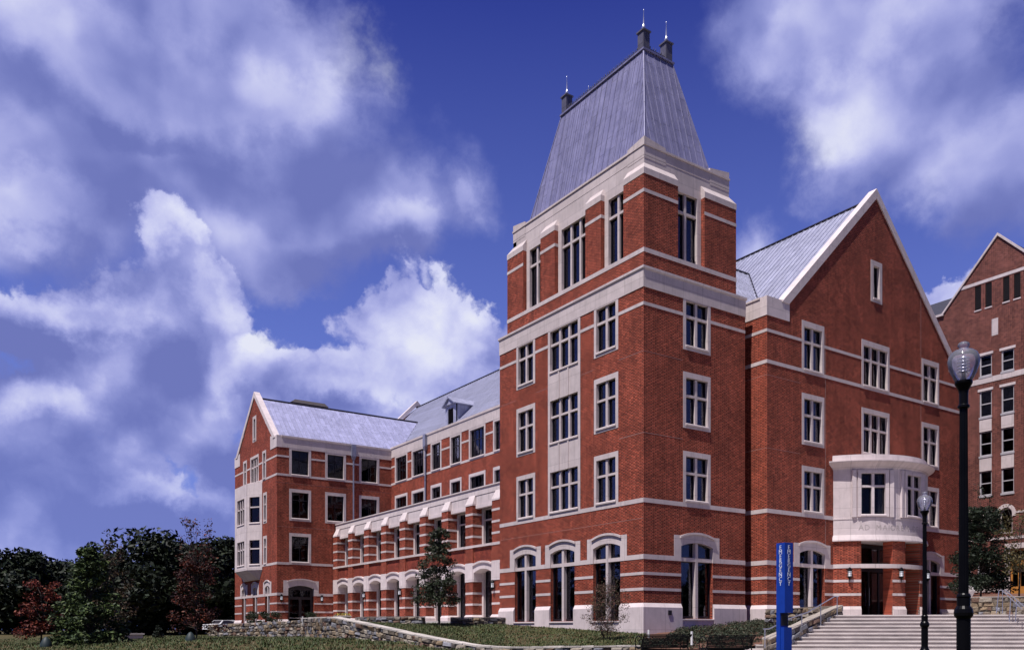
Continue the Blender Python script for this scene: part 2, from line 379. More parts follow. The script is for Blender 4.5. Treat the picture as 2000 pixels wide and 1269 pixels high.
# ------------------------------------------------------------------ mesh builder
class MB:
    def __init__(self): self.v = []; self.f = []; self.uv = {}; self.col = None; self.uvf = None
    def add(self, vs, fs, col=None):
        o = len(self.v); self.v += [Vector(x) for x in vs]
        self.f += [tuple(o + i for i in f) for f in fs]
        if col is not None:
            if self.col is None: self.col = []
            self.col += [col] * len(fs)
    def box(self, x0, y0, z0, x1, y1, z1, col=None):
        self.add([(x0, y0, z0), (x1, y0, z0), (x1, y1, z0), (x0, y1, z0), (x0, y0, z1), (x1, y0, z1), (x1, y1, z1), (x0, y1, z1)],
                 [(0, 3, 2, 1), (4, 5, 6, 7), (0, 1, 5, 4), (1, 2, 6, 5), (2, 3, 7, 6), (3, 0, 4, 7)], col)
    def tube(self, pts, r, seg=8, col=None):
        # polyline tube
        pts = [Vector(p) for p in pts]; rs = r if isinstance(r, (list, tuple)) else [r] * len(pts)
        rings = []
        for i, p in enumerate(pts):
            d = (pts[min(i + 1, len(pts) - 1)] - pts[max(i - 1, 0)]).normalized()
            a = d.cross(Vector((0, 0, 1)))
            if a.length < 1e-3: a = d.cross(Vector((1, 0, 0)))
            a.normalize(); b = d.cross(a)
            rings.append([p + (a * math.cos(2 * PI * k / seg) + b * math.sin(2 * PI * k / seg)) * rs[i] for k in range(seg)])
        vs = [q for rg in rings for q in rg]; fs = []
        for i in range(len(pts) - 1):
            for k in range(seg):
                k2 = (k + 1) % seg
                fs.append((i * seg + k, i * seg + k2, (i + 1) * seg + k2, (i + 1) * seg + k))
        fs.append(tuple(range(seg))); fs.append(tuple((len(pts) - 1) * seg + k for k in reversed(range(seg))))
        self.add(vs, fs, col)
    def lathe(self, prof, cx=0, cy=0, seg=16, col=None, cap=True):
        vs = []; fs = []
        for (r, z) in prof:
            for k in range(seg): vs.append((cx + r * math.cos(2 * PI * k / seg), cy + r * math.sin(2 * PI * k / seg), z))
        for i in range(len(prof) - 1):
            for k in range(seg):
                k2 = (k + 1) % seg
                fs.append((i * seg + k, i * seg + k2, (i + 1) * seg + k2, (i + 1) * seg + k))
        if cap: fs.append(tuple(reversed(range(seg)))); fs.append(tuple((len(prof) - 1) * seg + k for k in range(seg)))
        self.add(vs, fs, col)
    def build(self, name, material, parent=None, smooth=False, recalc=True):
        me = bpy.data.meshes.new(name)
        off = WOFF(parent)
        me.from_pydata([tuple(v) for v in self.v], [], self.f)
        if recalc:
            bm = bmesh.new(); bm.from_mesh(me)
            bmesh.ops.recalc_face_normals(bm, faces=bm.faces); bm.to_mesh(me); bm.free()
        me.update()
        uvl = me.uv_layers.new(name='UVMap')
        for p in me.polygons:
            n = p.normal
            flat = abs(n.z) > 0.94
            if not flat:
                L = math.hypot(n.x, n.y); tx, ty = -n.y / L, n.x / L; k = math.sqrt(max(1e-6, 1 - n.z * n.z))
            for li in p.loop_indices:
                c = me.vertices[me.loops[li].vertex_index].co
                if self.uvf: uvl.data[li].uv = self.uvf(c)
                elif flat: uvl.data[li].uv = (c.x, c.y)
                else: uvl.data[li].uv = (c.x * tx + c.y * ty, c.z / k)
        if self.col is not None and len(self.col) == len(me.polygons):
            at = me.color_attributes.new('tint', 'FLOAT_COLOR', 'CORNER')
            for p in me.polygons:
                for li in p.loop_indices: at.data[li].color = c4(self.col[p.index])
        if smooth:
            for p in me.polygons: p.use_smooth = True
        me.materials.append(material)
        o = bpy.data.objects.new(name, me); COL.objects.link(o)
        if parent is not None: o.parent = parent
        o.location = (-off[0], -off[1], -off[2])
        return o


def WOFF(parent):
    # world position of the parent frame (roots are translated and unrotated while being built)
    if parent is None: return Vector((0, 0, 0))
    v = Vector((0, 0, 0)); p = parent
    while p is not None: v = v + Vector(p.location); p = p.parent
    return v


def tag(o, label=None, cat=None, group=None, kind=None):
    if label: o['label'] = label
    if cat: o['category'] = cat
    if group: o['group'] = group
    if kind: o['kind'] = kind
    return o


def thing(name, loc, label, cat, group=None, rz=0):
    o = bpy.data.objects.new(name, None); COL.objects.link(o); o.location = loc; o.rotation_euler = (0, 0, rz)
    o.empty_display_size = 0.5
    return tag(o, label, cat, group)


def dup(root, loc, label, rz=0, scale=1.0):
    def cp(o, par):
        c = o.copy(); COL.objects.link(c); c.parent = par
        for ch in list(o.children): cp(ch, c)
        return c
    r = cp(root, None); r.location = loc; r.rotation_euler = (0, 0, rz); r.scale = (scale,) * 3
    r['label'] = label
    return r


def part(name, mb, material, parent, smooth=False): return mb.build(name, material, parent, smooth)


def split(name, mb, material, parent):
    """one object per connected piece"""
    par = list(range(len(mb.v)))
    def find(a):
        while par[a] != a: par[a] = par[par[a]]; a = par[a]
        return a
    for f in mb.f:
        r = find(f[0])
        for i in f[1:]: par[find(i)] = r
    g = {}
    for f in mb.f: g.setdefault(find(f[0]), []).append(f)
    for fs in g.values():
        idx = sorted({i for f in fs for i in f}); mp = {a: k for k, a in enumerate(idx)}
        m2 = MB(); m2.uvf = mb.uvf; m2.v = [mb.v[i] for i in idx]; m2.f = [tuple(mp[i] for i in f) for f in fs]
        m2.build(name, material, parent)


class PL:  # wall plane: u along (ux,uy), outward normal (nx,ny)
    def __init__(s, ox, oy, ux, uy, nx, ny, dz=0.0): s.o = (ox, oy); s.u = (ux, uy); s.n = (nx, ny); s.dz = dz
    def p(s, u, z, n=0.0): return Vector((s.o[0] + u * s.u[0] + n * s.n[0], s.o[1] + u * s.u[1] + n * s.n[1], z + s.dz))


def plate(mb, pl, outer, holes, n0, n1, col=None):
    loops = [outer] + list(holes)
    flat = [pt for lp in loops for pt in lp]
    tris = tessellate_polygon([[Vector((a, b, 0)) for a, b in lp] for lp in loops])
    N = len(flat)
    vs = [pl.p(a, b, n1) for a, b in flat] + [pl.p(a, b, n0) for a, b in flat]
    fs = [tuple(t) for t in tris] + [tuple(N + i for i in reversed(t)) for t in tris]
    o = 0
    for lp in loops:
        k = len(lp)
        for i in range(k):
            a = o + i; b = o + (i + 1) % k
            fs.append((a, b, N + b, N + a))
        o += k
    mb.add(vs, fs, col)


def rect(u0, z0, u1, z1): return [(u0, z0), (u1, z0), (u1, z1), (u0, z1)]


def pbox(mb, pl, u0, z0, u1, z1, n0, n1): plate(mb, pl, rect(u0, z0, u1, z1), [], n0, n1)


def sweep(mb, path, prof):
    """profile (out, z) swept along a horizontal path; outward is to the right of travel"""
    P = [Vector((a, b)) for a, b in path]; n = len(P); offs = []
    closed = n > 3 and (P[0] - P[-1]).length < 1e-6
    for i in range(n):
        ns = []
        if closed and i in (0, n - 1):
            for d in ((P[-1] - P[-2]).normalized(), (P[1] - P[0]).normalized()): ns.append(Vector((d.y, -d.x)))
        elif i > 0: d = (P[i] - P[i - 1]).normalized(); ns.append(Vector((d.y, -d.x)))
        if i < n - 1 and len(ns) < 2: d = (P[i + 1] - P[i]).normalized(); ns.append(Vector((d.y, -d.x)))
        if len(ns) == 2: m_ = (ns[0] + ns[1]).normalized(); m_ = m_ / max(0.3, m_.dot(ns[0]))
        else: m_ = ns[0]
        offs.append(m_)
    k = len(prof); vs = []; fs = []
    for i in range(n):
        for (o, z) in prof: q = P[i] + offs[i] * o; vs.append((q.x, q.y, z))
    for i in range(n - 1):
        for j in range(k):
            j2 = (j + 1) % k
            fs.append((i * k + j, i * k + j2, (i + 1) * k + j2, (i + 1) * k + j))
    if closed:
        m_ = (n - 1) * k; vs = vs[:m_]; fs = [tuple(i % m_ for i in f) for f in fs]
    else: fs.append(tuple(range(k))); fs.append(tuple((n - 1) * k + j for j in reversed(range(k))))
    mb.add(vs, fs)


def band_prof(z0, z1, o=0.018): return [(-0.02, z0), (o, z0), (o, z1), (-0.02, z1)]


def cut(a, b, gaps):
    """intervals of [a,b] outside gaps"""
    out = []; x = a
    for g0, g1 in sorted(gaps):
        if g1 <= a or g0 >= b: continue
        if g0 > x: out.append((x, g0))
        x = max(x, g1)
    if x < b: out.append((x, b))
    return out


def arc_pts(c, hw, z0, rise, n=12):
    R = (hw * hw + rise * rise) / 2 / rise; a0 = math.asin(min(1, hw / R)); zc = z0 + rise - R
    return [(c + R * math.sin(-a0 + 2 * a0 * i / n), zc + R * math.cos(-a0 + 2 * a0 * i / n)) for i in range(n + 1)]


# ------------------------------------------------------------------ windows
def window(B, pl, o, op, nl=2, tz=None, mull=0.17, kind='stone', ears=None, sill=True, curtain=None, depth=0.0, mat_s=None, head=None):
    """o = outer stone rect (u0,z0,u1,z1) ; op = openings list of (u0,z0,u1,z1,rise)"""
    mb = MB(); S = mat_s or stone
    holes = []
    for (a, b, c, d, r) in op:
        if r > 0: holes.append([(a, b), (c, b)] + list(reversed(arc_pts((a + c) / 2, (c - a) / 2, d - r, r))))
        else: holes.append(rect(a, b, c, d))
    outer = ears if ears else rect(*o)
    plate(mb, pl, outer, holes, -0.30 + depth, 0.02 + depth)
    cu = MB(); glp = []; frp = []
    for (a, b, c, d, r) in op:
        gl = MB(); glp.append(gl); fr = MB(); frp.append(fr)
        wdt = c - a
        zt = d
        lights = []
        if kind == 'stone':
            for i in range(1, nl):
                u = a + wdt * i / nl
                pbox(mb, pl, u - mull / 2, b, u + mull / 2, d - 0.02, -0.2 + depth, -0.05 + depth)
            if tz is not None:
                xs = [a] + [a + wdt * i / nl for i in range(1, nl)] + [c]
                for i in range(nl):
                    pbox(mb, pl, xs[i] + (mull / 2 if i else 0), tz[0], xs[i + 1] - (mull / 2 if i < nl - 1 else 0), tz[1], -0.2 + depth, -0.055 + depth)
            xs = [a] + [a + wdt * i / nl for i in range(1, nl)] + [c]
            zs = [b] + ([tz] if tz else []) + [d]
            for i in range(nl):
                u0 = xs[i] + (mull / 2 if i else 0); u1 = xs[i + 1] - (mull / 2 if i < nl - 1 else 0)
                spans = [(b, tz[0]), (tz[1], d)] if tz else [(b, d)]
                for (z0, z1) in spans: lights.append((u0, z0, u1, z1))
        else:
            lights.append((a, b, c, d))
        for (u0, z0, u1, z1) in lights:
            e = 0.045
            ztop = z1 if r <= 0 else z1 - 0.02
            plate(fr, pl, rect(u0 + .004, z0 + .004, u1 - .004, ztop), [rect(u0 + e, z0 + e * 1.6, u1 - e, ztop - e)], -0.27 + depth, -0.16 + depth)
            if kind == 'metal':
                nv = nl
                for i in range(1, nv): u = u0 + (u1 - u0) * i / nv; pbox(fr, pl, u - .025, z0 + e, u + .025, ztop - e, -0.24 + depth, -0.175 + depth)
                if tz: pbox(fr, pl, u0 + e, tz[0], u1 - e, tz[1], -0.235 + depth, -0.17 + depth)
            plate(gl, pl, rect(u0 + e - .01, z0 + e, u1 - e + .01, ztop - e + .01), [], -0.222 + depth, -0.214 + depth)
    if sill:
        a, b, c, d, r = op[0]
        lo = min(q[1] for q in op)
        for q in op:
            pl_sill = [(-0.28, q[1] - 0.0), (-0.28, q[1] + 0.012)]
            vs = [pl.p(q[0] - 0.04, q[1] - 0.13, 0.021 + depth), pl.p(q[2] + 0.04, q[1] - 0.13, 0.021 + depth), pl.p(q[2] + 0.04, q[1] - 0.13, 0.075 + depth), pl.p(q[0] - 0.04, q[1] - 0.13, 0.075 + depth),
                  pl.p(q[0] - 0.04, q[1] - 0.012, 0.021 + depth), pl.p(q[2] + 0.04, q[1] - 0.012, 0.021 + depth), pl.p(q[2] + 0.04, q[1] - 0.05, 0.075 + depth), pl.p(q[0] - 0.04, q[1] - 0.05, 0.075 + depth)]
            mb.add(vs, [(0, 3, 2, 1), (4, 5, 6, 7), (0, 1, 5, 4), (1, 2, 6, 5), (2, 3, 7, 6), (3, 0, 4, 7)])
    wo_ = part('window', mb, S, B)
    for f_ in frp: part('frame', f_, darkf, wo_)
    for g_ in glp: part('pane', g_, glass, wo_)
    if curtain:
        for (a, b, c, d, r) in op:
            rr = random.Random(int(a * 37 + b * 91))
            n_ = rr.choice(curtain) if isinstance(curtain, (list, tuple)) else curtain
            if n_ == 1:   # drapes at both sides, gently pleated
                for (u0, u1) in ((a + 0.02, a + (c - a) * rr.uniform(.18, .32)), (c - (c - a) * rr.uniform(.18, .32), c - 0.02)):
                    m_ = max(4, int((u1 - u0) / 0.05)); vs = []
                    for i in range(m_ + 1):
                        u = u0 + (u1 - u0) * i / m_; nn = -0.42 - 0.035 * math.sin(i * 2.2)
                        vs += [pl.p(u, b, nn + depth), pl.p(u, d, nn + depth)]
                    cu.add(vs, [(2 * i, 2 * i + 2, 2 * i + 3, 2 * i + 1) for i in range(m_)])
            elif n_ == 3:   # full width vertical blind
                m_ = max(6, int((c - a) / .09)); vs = []; fs_ = []
                for i in range(m_):
                    u = a + (c - a) * i / m_; k_ = len(vs); vs += [pl.p(u, b, -.40 + depth), pl.p(u + .085, b, -.44 + depth), pl.p(u + .085, d, -.44 + depth), pl.p(u, d, -.40 + depth)]; fs_.append((k_, k_ + 1, k_ + 2, k_ + 3))
                cu.add(vs, fs_)
            elif n_ == 2:   # blind partly lowered
                zz = d - (d - b) * rr.uniform(.25, .6)
                k = int((d - zz) / 0.07)
                for i in range(k):
                    z = d - 0.03 - i * 0.07
                    vs = [pl.p(a + .03, z, -0.33 + depth), pl.p(c - .03, z, -0.33 + depth), pl.p(c - .03, z - .055, -0.36 + depth), pl.p(a + .03, z - .055, -0.36 + depth)]
                    cu.add(vs, [(0, 1, 2, 3)])
        if cu.f: cu.build('curtain', curtb if 3 in (curtain if isinstance(curtain, (list, tuple)) else [curtain]) else curtm, wo_, recalc=False)
    return wo_


def arched_gf(B, pl, c, hw, zs=0.5, spr=4.45, crown=4.67, band0=3.65, shoulder=5.03, earw=None, nl=2, tz=(3.66, 3.86), glass_=True, hood=True, mull=0.2, curtain=1, depth=0.0):
    """stone surround with ears, segmental arch and hood; returns outer silhouette for the brick hole"""
    ew = earw or hw + 0.52
    top = arc_pts(c, hw + 0.06, shoulder - 0.06, 0.24, 14)
    ears = [(c - hw, zs - 0.18), (c + hw, zs - 0.18), (c + hw, band0 - .001), (c + ew, band0), (c + ew, shoulder), (c + hw + 0.06, shoulder)] + list(reversed(top)) + [(c - hw - 0.06, shoulder), (c - ew, shoulder), (c - ew, band0), (c - hw, band0 - .001)]
    # simplify: surround is the upper ears part; jambs below are brick so opening edge is the outer edge
    up = [(c - ew, band0), (c - hw, band0), ] + arc_pts(c, hw, spr, crown - spr, 14) + [(c + hw, band0), (c + ew, band0), (c + ew, shoulder), (c + hw + 0.06, shoulder)] + list(reversed(top)) + [(c - hw - 0.06, shoulder), (c - ew, shoulder)]
    mb = MB(); plate(mb, pl, up, [], -0.32 + depth, 0.02 + depth)
    if hood:
        t1 = arc_pts(c, hw + 0.10, shoulder - 0.04, 0.24, 14); t2 = arc_pts(c, hw + 0.10, shoulder - 0.155, 0.24, 14)
        plate(mb, pl, t1 + list(reversed(t2)), [], 0.018 + depth, 0.10 + depth)
    if nl:
        for i in range(1, nl):
            u = c - hw + 2 * hw * i / nl
            pbox(mb, pl, u - mull / 2, zs, u + mull / 2, crown - .01, -0.24 + depth, -0.03 + depth)
        if tz:
            for i in range(nl):
                u0 = c - hw + 2 * hw * i / nl + (mull / 2 if i else 0); u1 = c - hw + 2 * hw * (i + 1) / nl - (mull / 2 if i < nl - 1 else 0)
                pbox(mb, pl, u0, tz[0], u1, tz[1], -0.24 + depth, -0.035 + depth)
    wo_ = part('window', mb, stone, B)
    if glass_:
        fr = MB(); gl = MB()
        ap = arc_pts(c, hw - .002, spr, crown - spr - .002, 14)
        full = [(c - hw + .002, zs), (c + hw - .002, zs)] + list(reversed(ap))
        inn = arc_pts(c, hw - .06, spr - .03, crown - spr - .03, 14)
        plate(fr, pl, full, [[(c - hw + .06, zs + .14), (c + hw - .06, zs + .14)] + list(reversed(inn))], -0.31 + depth, -0.2 + depth)
        for i in range(1, nl):
            u = c - hw + 2 * hw * i / nl
            pbox(fr, pl, u - mull / 2 - .05, zs + .14, u + mull / 2 + .05, crown - .06, -0.305 + depth, -0.245 + depth)
        if tz: pbox(fr, pl, c - hw + .06, tz[0] - .05, c + hw - .06, tz[1] + .05, -0.300 + depth, -0.242 + depth)
        plate(gl, pl, [(c - hw + .03, zs + .1), (c + hw - .03, zs + .1)] + list(reversed(arc_pts(c, hw - .03, spr - .02, crown - spr - .02, 10))), [], -0.272 + depth, -0.262 + depth)
        part('frame', fr, darkf, wo_); part('pane', gl, glass, wo_)
        if curtain:
            cu = MB(); rr = random.Random(int(c * 100))
            for s in range(nl):
                a = c - hw + 2 * hw * s / nl + .15; wd = 2 * hw / nl - .3
                u0 = a + wd * rr.uniform(.25, .5); u1 = u0 + wd * rr.uniform(.3, .45)
                m_ = max(4, int((u1 - u0) / .05)); vs = []
                for i in range(m_ + 1):
                    u = u0 + (u1 - u0) * i / m_; nn = -0.7 - 0.04 * math.sin(i * 2.2)
                    vs += [pl.p(u, zs, nn), pl.p(u, spr + .1, nn)]
                cu.add(vs, [(2 * i, 2 * i + 2, 2 * i + 3, 2 * i + 1) for i in range(m_)])
            cu.build('curtain', curtm, wo_, recalc=False)
    hole = [(c - hw, zs - 0.0), (c + hw, zs - 0.0), (c + hw, band0), (c + ew - .03, band0 + .02), (c + ew - .03, shoulder - .02), (c - ew + .03, shoulder - .02), (c - ew + .03, band0 + .02), (c - hw, band0)]
    return hole


def orect(q, e=0.0): return rect(q[0] + e, q[1] + e, q[2] - e, q[3] - e)
# ================================================================== THE MAIN BUILDING
B = thing('university_building', (0, 0, 0), 'red brick hall with pale stone bands, tall zinc roofed corner tower and long arcade', 'building')

GFB = [(3.65, 3.9), (2.84, 2.99), (2.03, 2.18)]
BASEP = [(-.02, -2.0), (.12, -2.0), (.12, 1.17), (.0, 1.39), (-.02, 1.39)]
walls = MB(); bands = MB(); bases = MB()
# ---------------- tower body
TL = PL(0, 0, 0, 1, -1, 0); TR = PL(0, 0, 1, 0, 0, -1)
h_l = []; h_r = []
gfl = [(2.92, 1.13), (6.85, 1.15), (10.62, 1.14)]
for c, hw in gfl: h_l.append(arched_gf(B, TL, c, hw))
h_r.append(arched_gf(B, TR, 3.9, 1.21, zs=0.6))
rows = [(6.57, 9.55, 6.97, 9.28, (8.33, 8.45)), (10.78, 13.78, 11.05, 13.5, (12.48, 12.6)), (14.96, 17.66, 15.24, 17.6, (16.72, 16.86))]
for ri, (z0, z1, a, b, tz) in enumerate(rows):
    for (u0, u1) in ((1.95, 3.97), (9.55, 11.55)):
        window(B, TL, (u0, z0, u1, z1), [(u0 + .22, a, u1 - .2, b, 0)], 2, tz, curtain=[3, 3, 3, 0]); h_l.append(rect(u0, z0, u1, z1))
    window(B, TR, (2.84, z0, 4.93, z1), [(3.05, a, 4.72, b, 0)], 2, tz, curtain=[0, 1, 2, 0]); h_r.append(rect(2.84, z0, 4.93, z1))
window(B, TL, (5.18, 6.57, 8.24, 17.66), [(5.4, r_[2], 8.03, r_[3], 0) for r_ in rows], 3, None, curtain=[3])
h_l.append(rect(5.18, 6.57, 8.24, 17.66))
rb = MB()
for r_ in rows:   # transoms and spandrel ribs of the stone window column
    for i in range(3):
        u = 5.4 + 2.63 * i / 3
        pbox(rb, TL, u + (.086 if i else 0), r_[4][0], u + 2.63 / 3 - (.086 if i < 2 else 0), r_[4][1], -.2, -.056)
for (a, b) in ((9.28, 11.05 - .13), (13.5, 15.24 - .13)):
    for i in (1, 2):
        u = 5.4 + 2.63 * i / 3; pbox(rb, TL, u - .06, a, u + .06, b, .021, .06)
split('stone_rib', rb, stone, B)
plate(walls, TL, rect(0, -2, 13.47, 18.7), h_l, -.35, 0)
plate(walls, TR, rect(.35, -2, 7.75, 18.7), h_r, -.35, 0)
walls.box(0.35, 13.12, -2, 7.4, 13.47, 18.7); walls.box(7.4, .35, -2, 7.75, 13.47, 18.7)


def ring_bands(path_a, ua, ub, face_gaps_l, face_gaps_r, z0, z1, o=0.018, corner=(0, 0), xl=None, yr=None, prof=None, tgt=None):
    """band round a corner: left face at x=corner.x running +y, right face at y=corner.y running +x"""
    P_ = prof or band_prof(z0, z1, o); T = tgt or bands
    L = cut(corner[1], ua, face_gaps_l); R = cut(corner[0], ub, face_gaps_r)
    if L and R and abs(L[0][0] - corner[1]) < 1e-6 and abs(R[0][0] - corner[0]) < 1e-6:
        sweep(T, [(corner[0], L[0][1]), corner, (R[0][1], corner[1])], P_); L = L[1:]; R = R[1:]
    for a, b in L: sweep(T, [(corner[0], b), (corner[0], a)], P_)
    for a, b in R: sweep(T, [(a, corner[1]), (b, corner[1])], P_)


gl_e = [(c - hw - .5, c + hw + .5) for c, hw in gfl]; gl_n = [(c - hw, c + hw) for c, hw in gfl]
ring_bands(None, 13.47, 7.75, gl_e, [(3.9 - 1.21 - .52, 3.9 + 1.21 + .52)], *GFB[0])
for bb in GFB[1:]: ring_bands(None, 13.47, 7.75, gl_n, [(2.69, 5.11)], *bb)
ring_bands(None, 13.47, 7.75, gl_n, [(2.69, 5.11)], 0, 0, prof=BASEP, tgt=bases)
for pl_, L_, z_ in ((TL, gl_n, .5), (TR, [(2.69, 5.11)], .6)):
    for a, b in L_:
        plate(bases, pl_, rect(a, -2, b, z_ - .09), [], -.3, .06)
        vs = [pl_.p(a, z_ - .09, -.3), pl_.p(b, z_ - .09, -.3), pl_.p(b, z_ - .09, .12), pl_.p(a, z_ - .09, .12), pl_.p(a, z_ + .01, -.3), pl_.p(b, z_ + .01, -.3), pl_.p(b, z_ - .03, .12), pl_.p(a, z_ - .03, .12)]
        bases.add(vs, [(0, 3, 2, 1), (4, 5, 6, 7), (0, 1, 5, 4), (1, 2, 6, 5), (2, 3, 7, 6), (3, 0, 4, 7)])
colg = [(1.95, 3.97), (5.18, 8.24), (9.55, 11.55)]
ring_bands(None, 13.47, 7.75, colg, [(2.84, 4.93)], 6.57, 6.8)
ring_bands(None, 13.47, 7.75, colg, [(2.84, 4.93)], 16.73, 16.9)
# tower main cornice
corn = MB()
CP = [(-.36, 17.66), (.03, 17.66), (.03, 18.55), (.09, 18.62), (.09, 18.74), (-.36, 18.98)]
sweep(corn, [(7.75, 13.47), (0, 13.47), (0, 0), (7.75, 0), (7.75, 13.47)], CP)
# thin expansion joints
jt = MB()
for zc in (10.15, 14.35): sweep(jt, [(0, 1.9), (0, 0), (2.8, 0)], [(-.01, zc), (.006, zc), (.006, zc + .02), (-.01, zc + .02)])
for (a, b) in ((3.99, 5.16), (8.26, 9.53), (11.57, 13.4)): pbox(jt, TL, a, 14.35, b, 14.37, -.01, .006)
for zc in (5.75, 10.15): pbox(jt, TL, 0.02, zc, 13.4, zc + .014, -.01, .005) if zc < 6 else None
vent = MB(); pbox(vent, TR, 1.62, .78, 1.86, 1.02, .121, .16); part('vent_grille', vent, darkf, B)

# ---------------- tower top stage
UX0, UY0, UX1, UY1 = .35, .35, 7.40, 13.12
sweep(walls, [(UX0, UY1), (UX0, UY0), (UX1, UY0), (UX1, UY1), (UX0, UY1)], [(-.4, 18.8), (0, 18.8), (0, 19.68), (-.4, 19.68)])
sweep(bands, [(UX0, UY1), (UX0, UY0), (UX1, UY0), (UX1, UY1), (UX0, UY1)], [(-.4, 19.68), (.02, 19.68), (.02, 19.91), (-.4, 19.94)])
core = MB(); IN = .63
UL = PL(IN, 0, 0, 1, -1, 0); UR = PL(0, IN, 1, 0, 0, -1)
wl = [(1.95, 3.8, 2), (5.18, 8.05, 3), (9.5, 11.33, 2)]; wr = [(2.82, 4.85, 2)]
for pl_, L_ in ((UL, wl), (UR, wr)):
    for (a, b, nl) in L_:
        jl = .0 if pl_ is UL else .0
        opn = (a + .02, 19.95, b - .32, 23.7, 0) if pl_ is UL else (a + .02, 19.95, b - .3, 23.7, 0)
        window(B, pl_, (a, 19.9, b, 24.0), [opn], nl, (22.6, 22.74), mull=.16, sill=False, curtain=[3], depth=0.0)
hl = [rect(a, 19.9, b, 24.0) for a, b, _ in wl]; hr = [rect(a, 19.9, b, 24.0) for a, b, _ in wr]
plate(core, UL, rect(IN, 19.0, 12.84, 25.5), hl, -.35, 0); plate(core, UR, rect(IN + .35, 19.0, 7.12, 25.5), hr, -.35, 0)
core.box(IN, 12.49, 19, 7.12, 12.84, 25.5); core.box(6.77, IN + .35, 19, 7.12, 12.49, 25.5)
CPATH = [(IN, 12.84), (IN, IN), (7.12, IN), (7.12, 12.84), (IN, 12.84)]
sweep(core, CPATH, [(-.4, 25.45), (.05, 25.45), (.05, 25.56), (-.4, 25.64)])
sweep(core, CPATH, [(-.01, 24.92), (.012, 24.92), (.012, 24.94), (-.01, 24.94)])
for (cx_, cy_, sx_, sy_) in ((IN, IN, 1, 1), (7.12, IN, -1, 1), (IN, 12.84, 1, -1), (7.12, 12.84, -1, -1)):
    # raised corner blocks with sloping heads
    a, b = 1.55, 1.3; e = .012
    def q(x, y, z): return (cx_ + sx_ * x, cy_ + sy_ * y, z)
    core.add([q(-e, -e, 24.8), q(a, -e, 24.8), q(a, b, 24.8), q(-e, b, 24.8), q(-e, -e, 25.92), q(a, -e, 25.72), q(a, b, 25.6), q(-e, b, 25.72)],
             [(0, 1, 2, 3), (4, 5, 6, 7), (0, 1, 5, 4), (1, 2, 6, 5), (2, 3, 7, 6), (3, 0, 4, 7)])
part('parapet', core, stone, B)
pier = MB(); cap = MB()
PB = [(-.02, 22.80), (.016, 22.80), (.016, 22.98), (-.02, 22.98)]
for (a, b) in ((3.8, 5.18), (8.05, 9.5)):
    pier.box(UX0, a, 19.9, IN + .02, b, 23.76)
    sweep(bands, [(IN, b), (UX0, b), (UX0, a), (IN, a)], PB)
    cap.add([(UX0 - .02, a, 23.76), (IN + .02, a, 23.76), (IN + .02, b, 23.76), (UX0 - .02, b, 23.76), (UX0 - .02, a, 24.08), (IN + .02, a, 24.08), (IN + .02, b, 24.08), (UX0 - .02, b, 24.08),
             (IN - .005, a + .12, 24.5), (IN + .03, a + .12, 24.5), (IN + .03, b - .12, 24.5), (IN - .005, b - .12, 24.5)],
            [(0, 1, 2, 3), (0, 1, 5, 4), (1, 2, 6, 5), (2, 3, 7, 6), (3, 0, 4, 7), (4, 5, 9, 8), (5, 6, 10, 9), (6, 7, 11, 10), (7, 4, 8, 11), (8, 9, 10, 11)])
CAPP = [(-.3, 23.76), (.02, 23.76), (.02, 24.08), (-.27, 24.5), (-.3, 24.5)]
for pth in ([(UX0, 1.95), (UX0, UY0), (2.82, UY0)], [(4.85, UY0), (UX1, UY0), (UX1, 2.5)], [(2.5, UY1), (UX0, UY1), (UX0, 11.33)]):
    sweep(cap, pth, CAPP)
    sweep(pier, pth, [(-.30, 19.9), (0, 19.9), (0, 23.76), (-.30, 23.76)])
    sweep(bands, pth, PB)
split('pier', pier, brick, B); split('pier_cap', cap, stone, B)


# ---------------- roofs
def clip_line(poly, u):
    """v-interval of vertical line at u in convex 2-D polygon"""
    vs = []
    n = len(poly)
    for i in range(n):
        (a, b), (c, d) = poly[i], poly[(i + 1) % n]
        if (a - u) * (c - u) < 0: vs.append(b + (d - b) * (u - a) / (c - a))
    return (min(vs), max(vs)) if len(vs) >= 2 else None


def roof_plane(mb, ribs, pts, spacing=.46, th=.12, rib=(.035, .05)):
    P = [Vector(p) for p in pts]
    e = (P[1] - P[0]).normalized(); n = None
    for i in range(2, len(P)):
        n = e.cross(P[i] - P[0])
        if n.length > 1e-4: n.normalize(); break
    if n.z < 0: n = -n
    v = n.cross(e).normalized()
    top = P; bot = [p - n * th for p in P]; k = len(P)
    mb.add(top + bot, [tuple(range(k)), tuple(k + i for i in reversed(range(k)))] + [(i, (i + 1) % k, k + (i + 1) % k, k + i) for i in range(k)])
    uv = [((p - P[0]).dot(e), (p - P[0]).dot(v)) for p in P]
    u0 = min(a for a, _ in uv); u1 = max(a for a, _ in uv); u = u0 + spacing * .5
    if ribs is None: return
    while u < u1:
        c = clip_line(uv, u)
        if c and c[1] - c[0] > .15:
            a = P[0] + e * u + v * c[0]; b = P[0] + e * u + v * c[1]; w2 = e * rib[0] / 2; h = n * rib[1]
            ribs.add([a - w2, a + w2, b + w2, b - w2, a - w2 * .6 + h, a + w2 * .6 + h, b + w2 * .6 + h, b - w2 * .6 + h], [(0, 1, 2, 3), (4, 5, 6, 7), (0, 1, 5, 4), (1, 2, 6, 5), (2, 3, 7, 6), (3, 0, 4, 7)])
        u += spacing


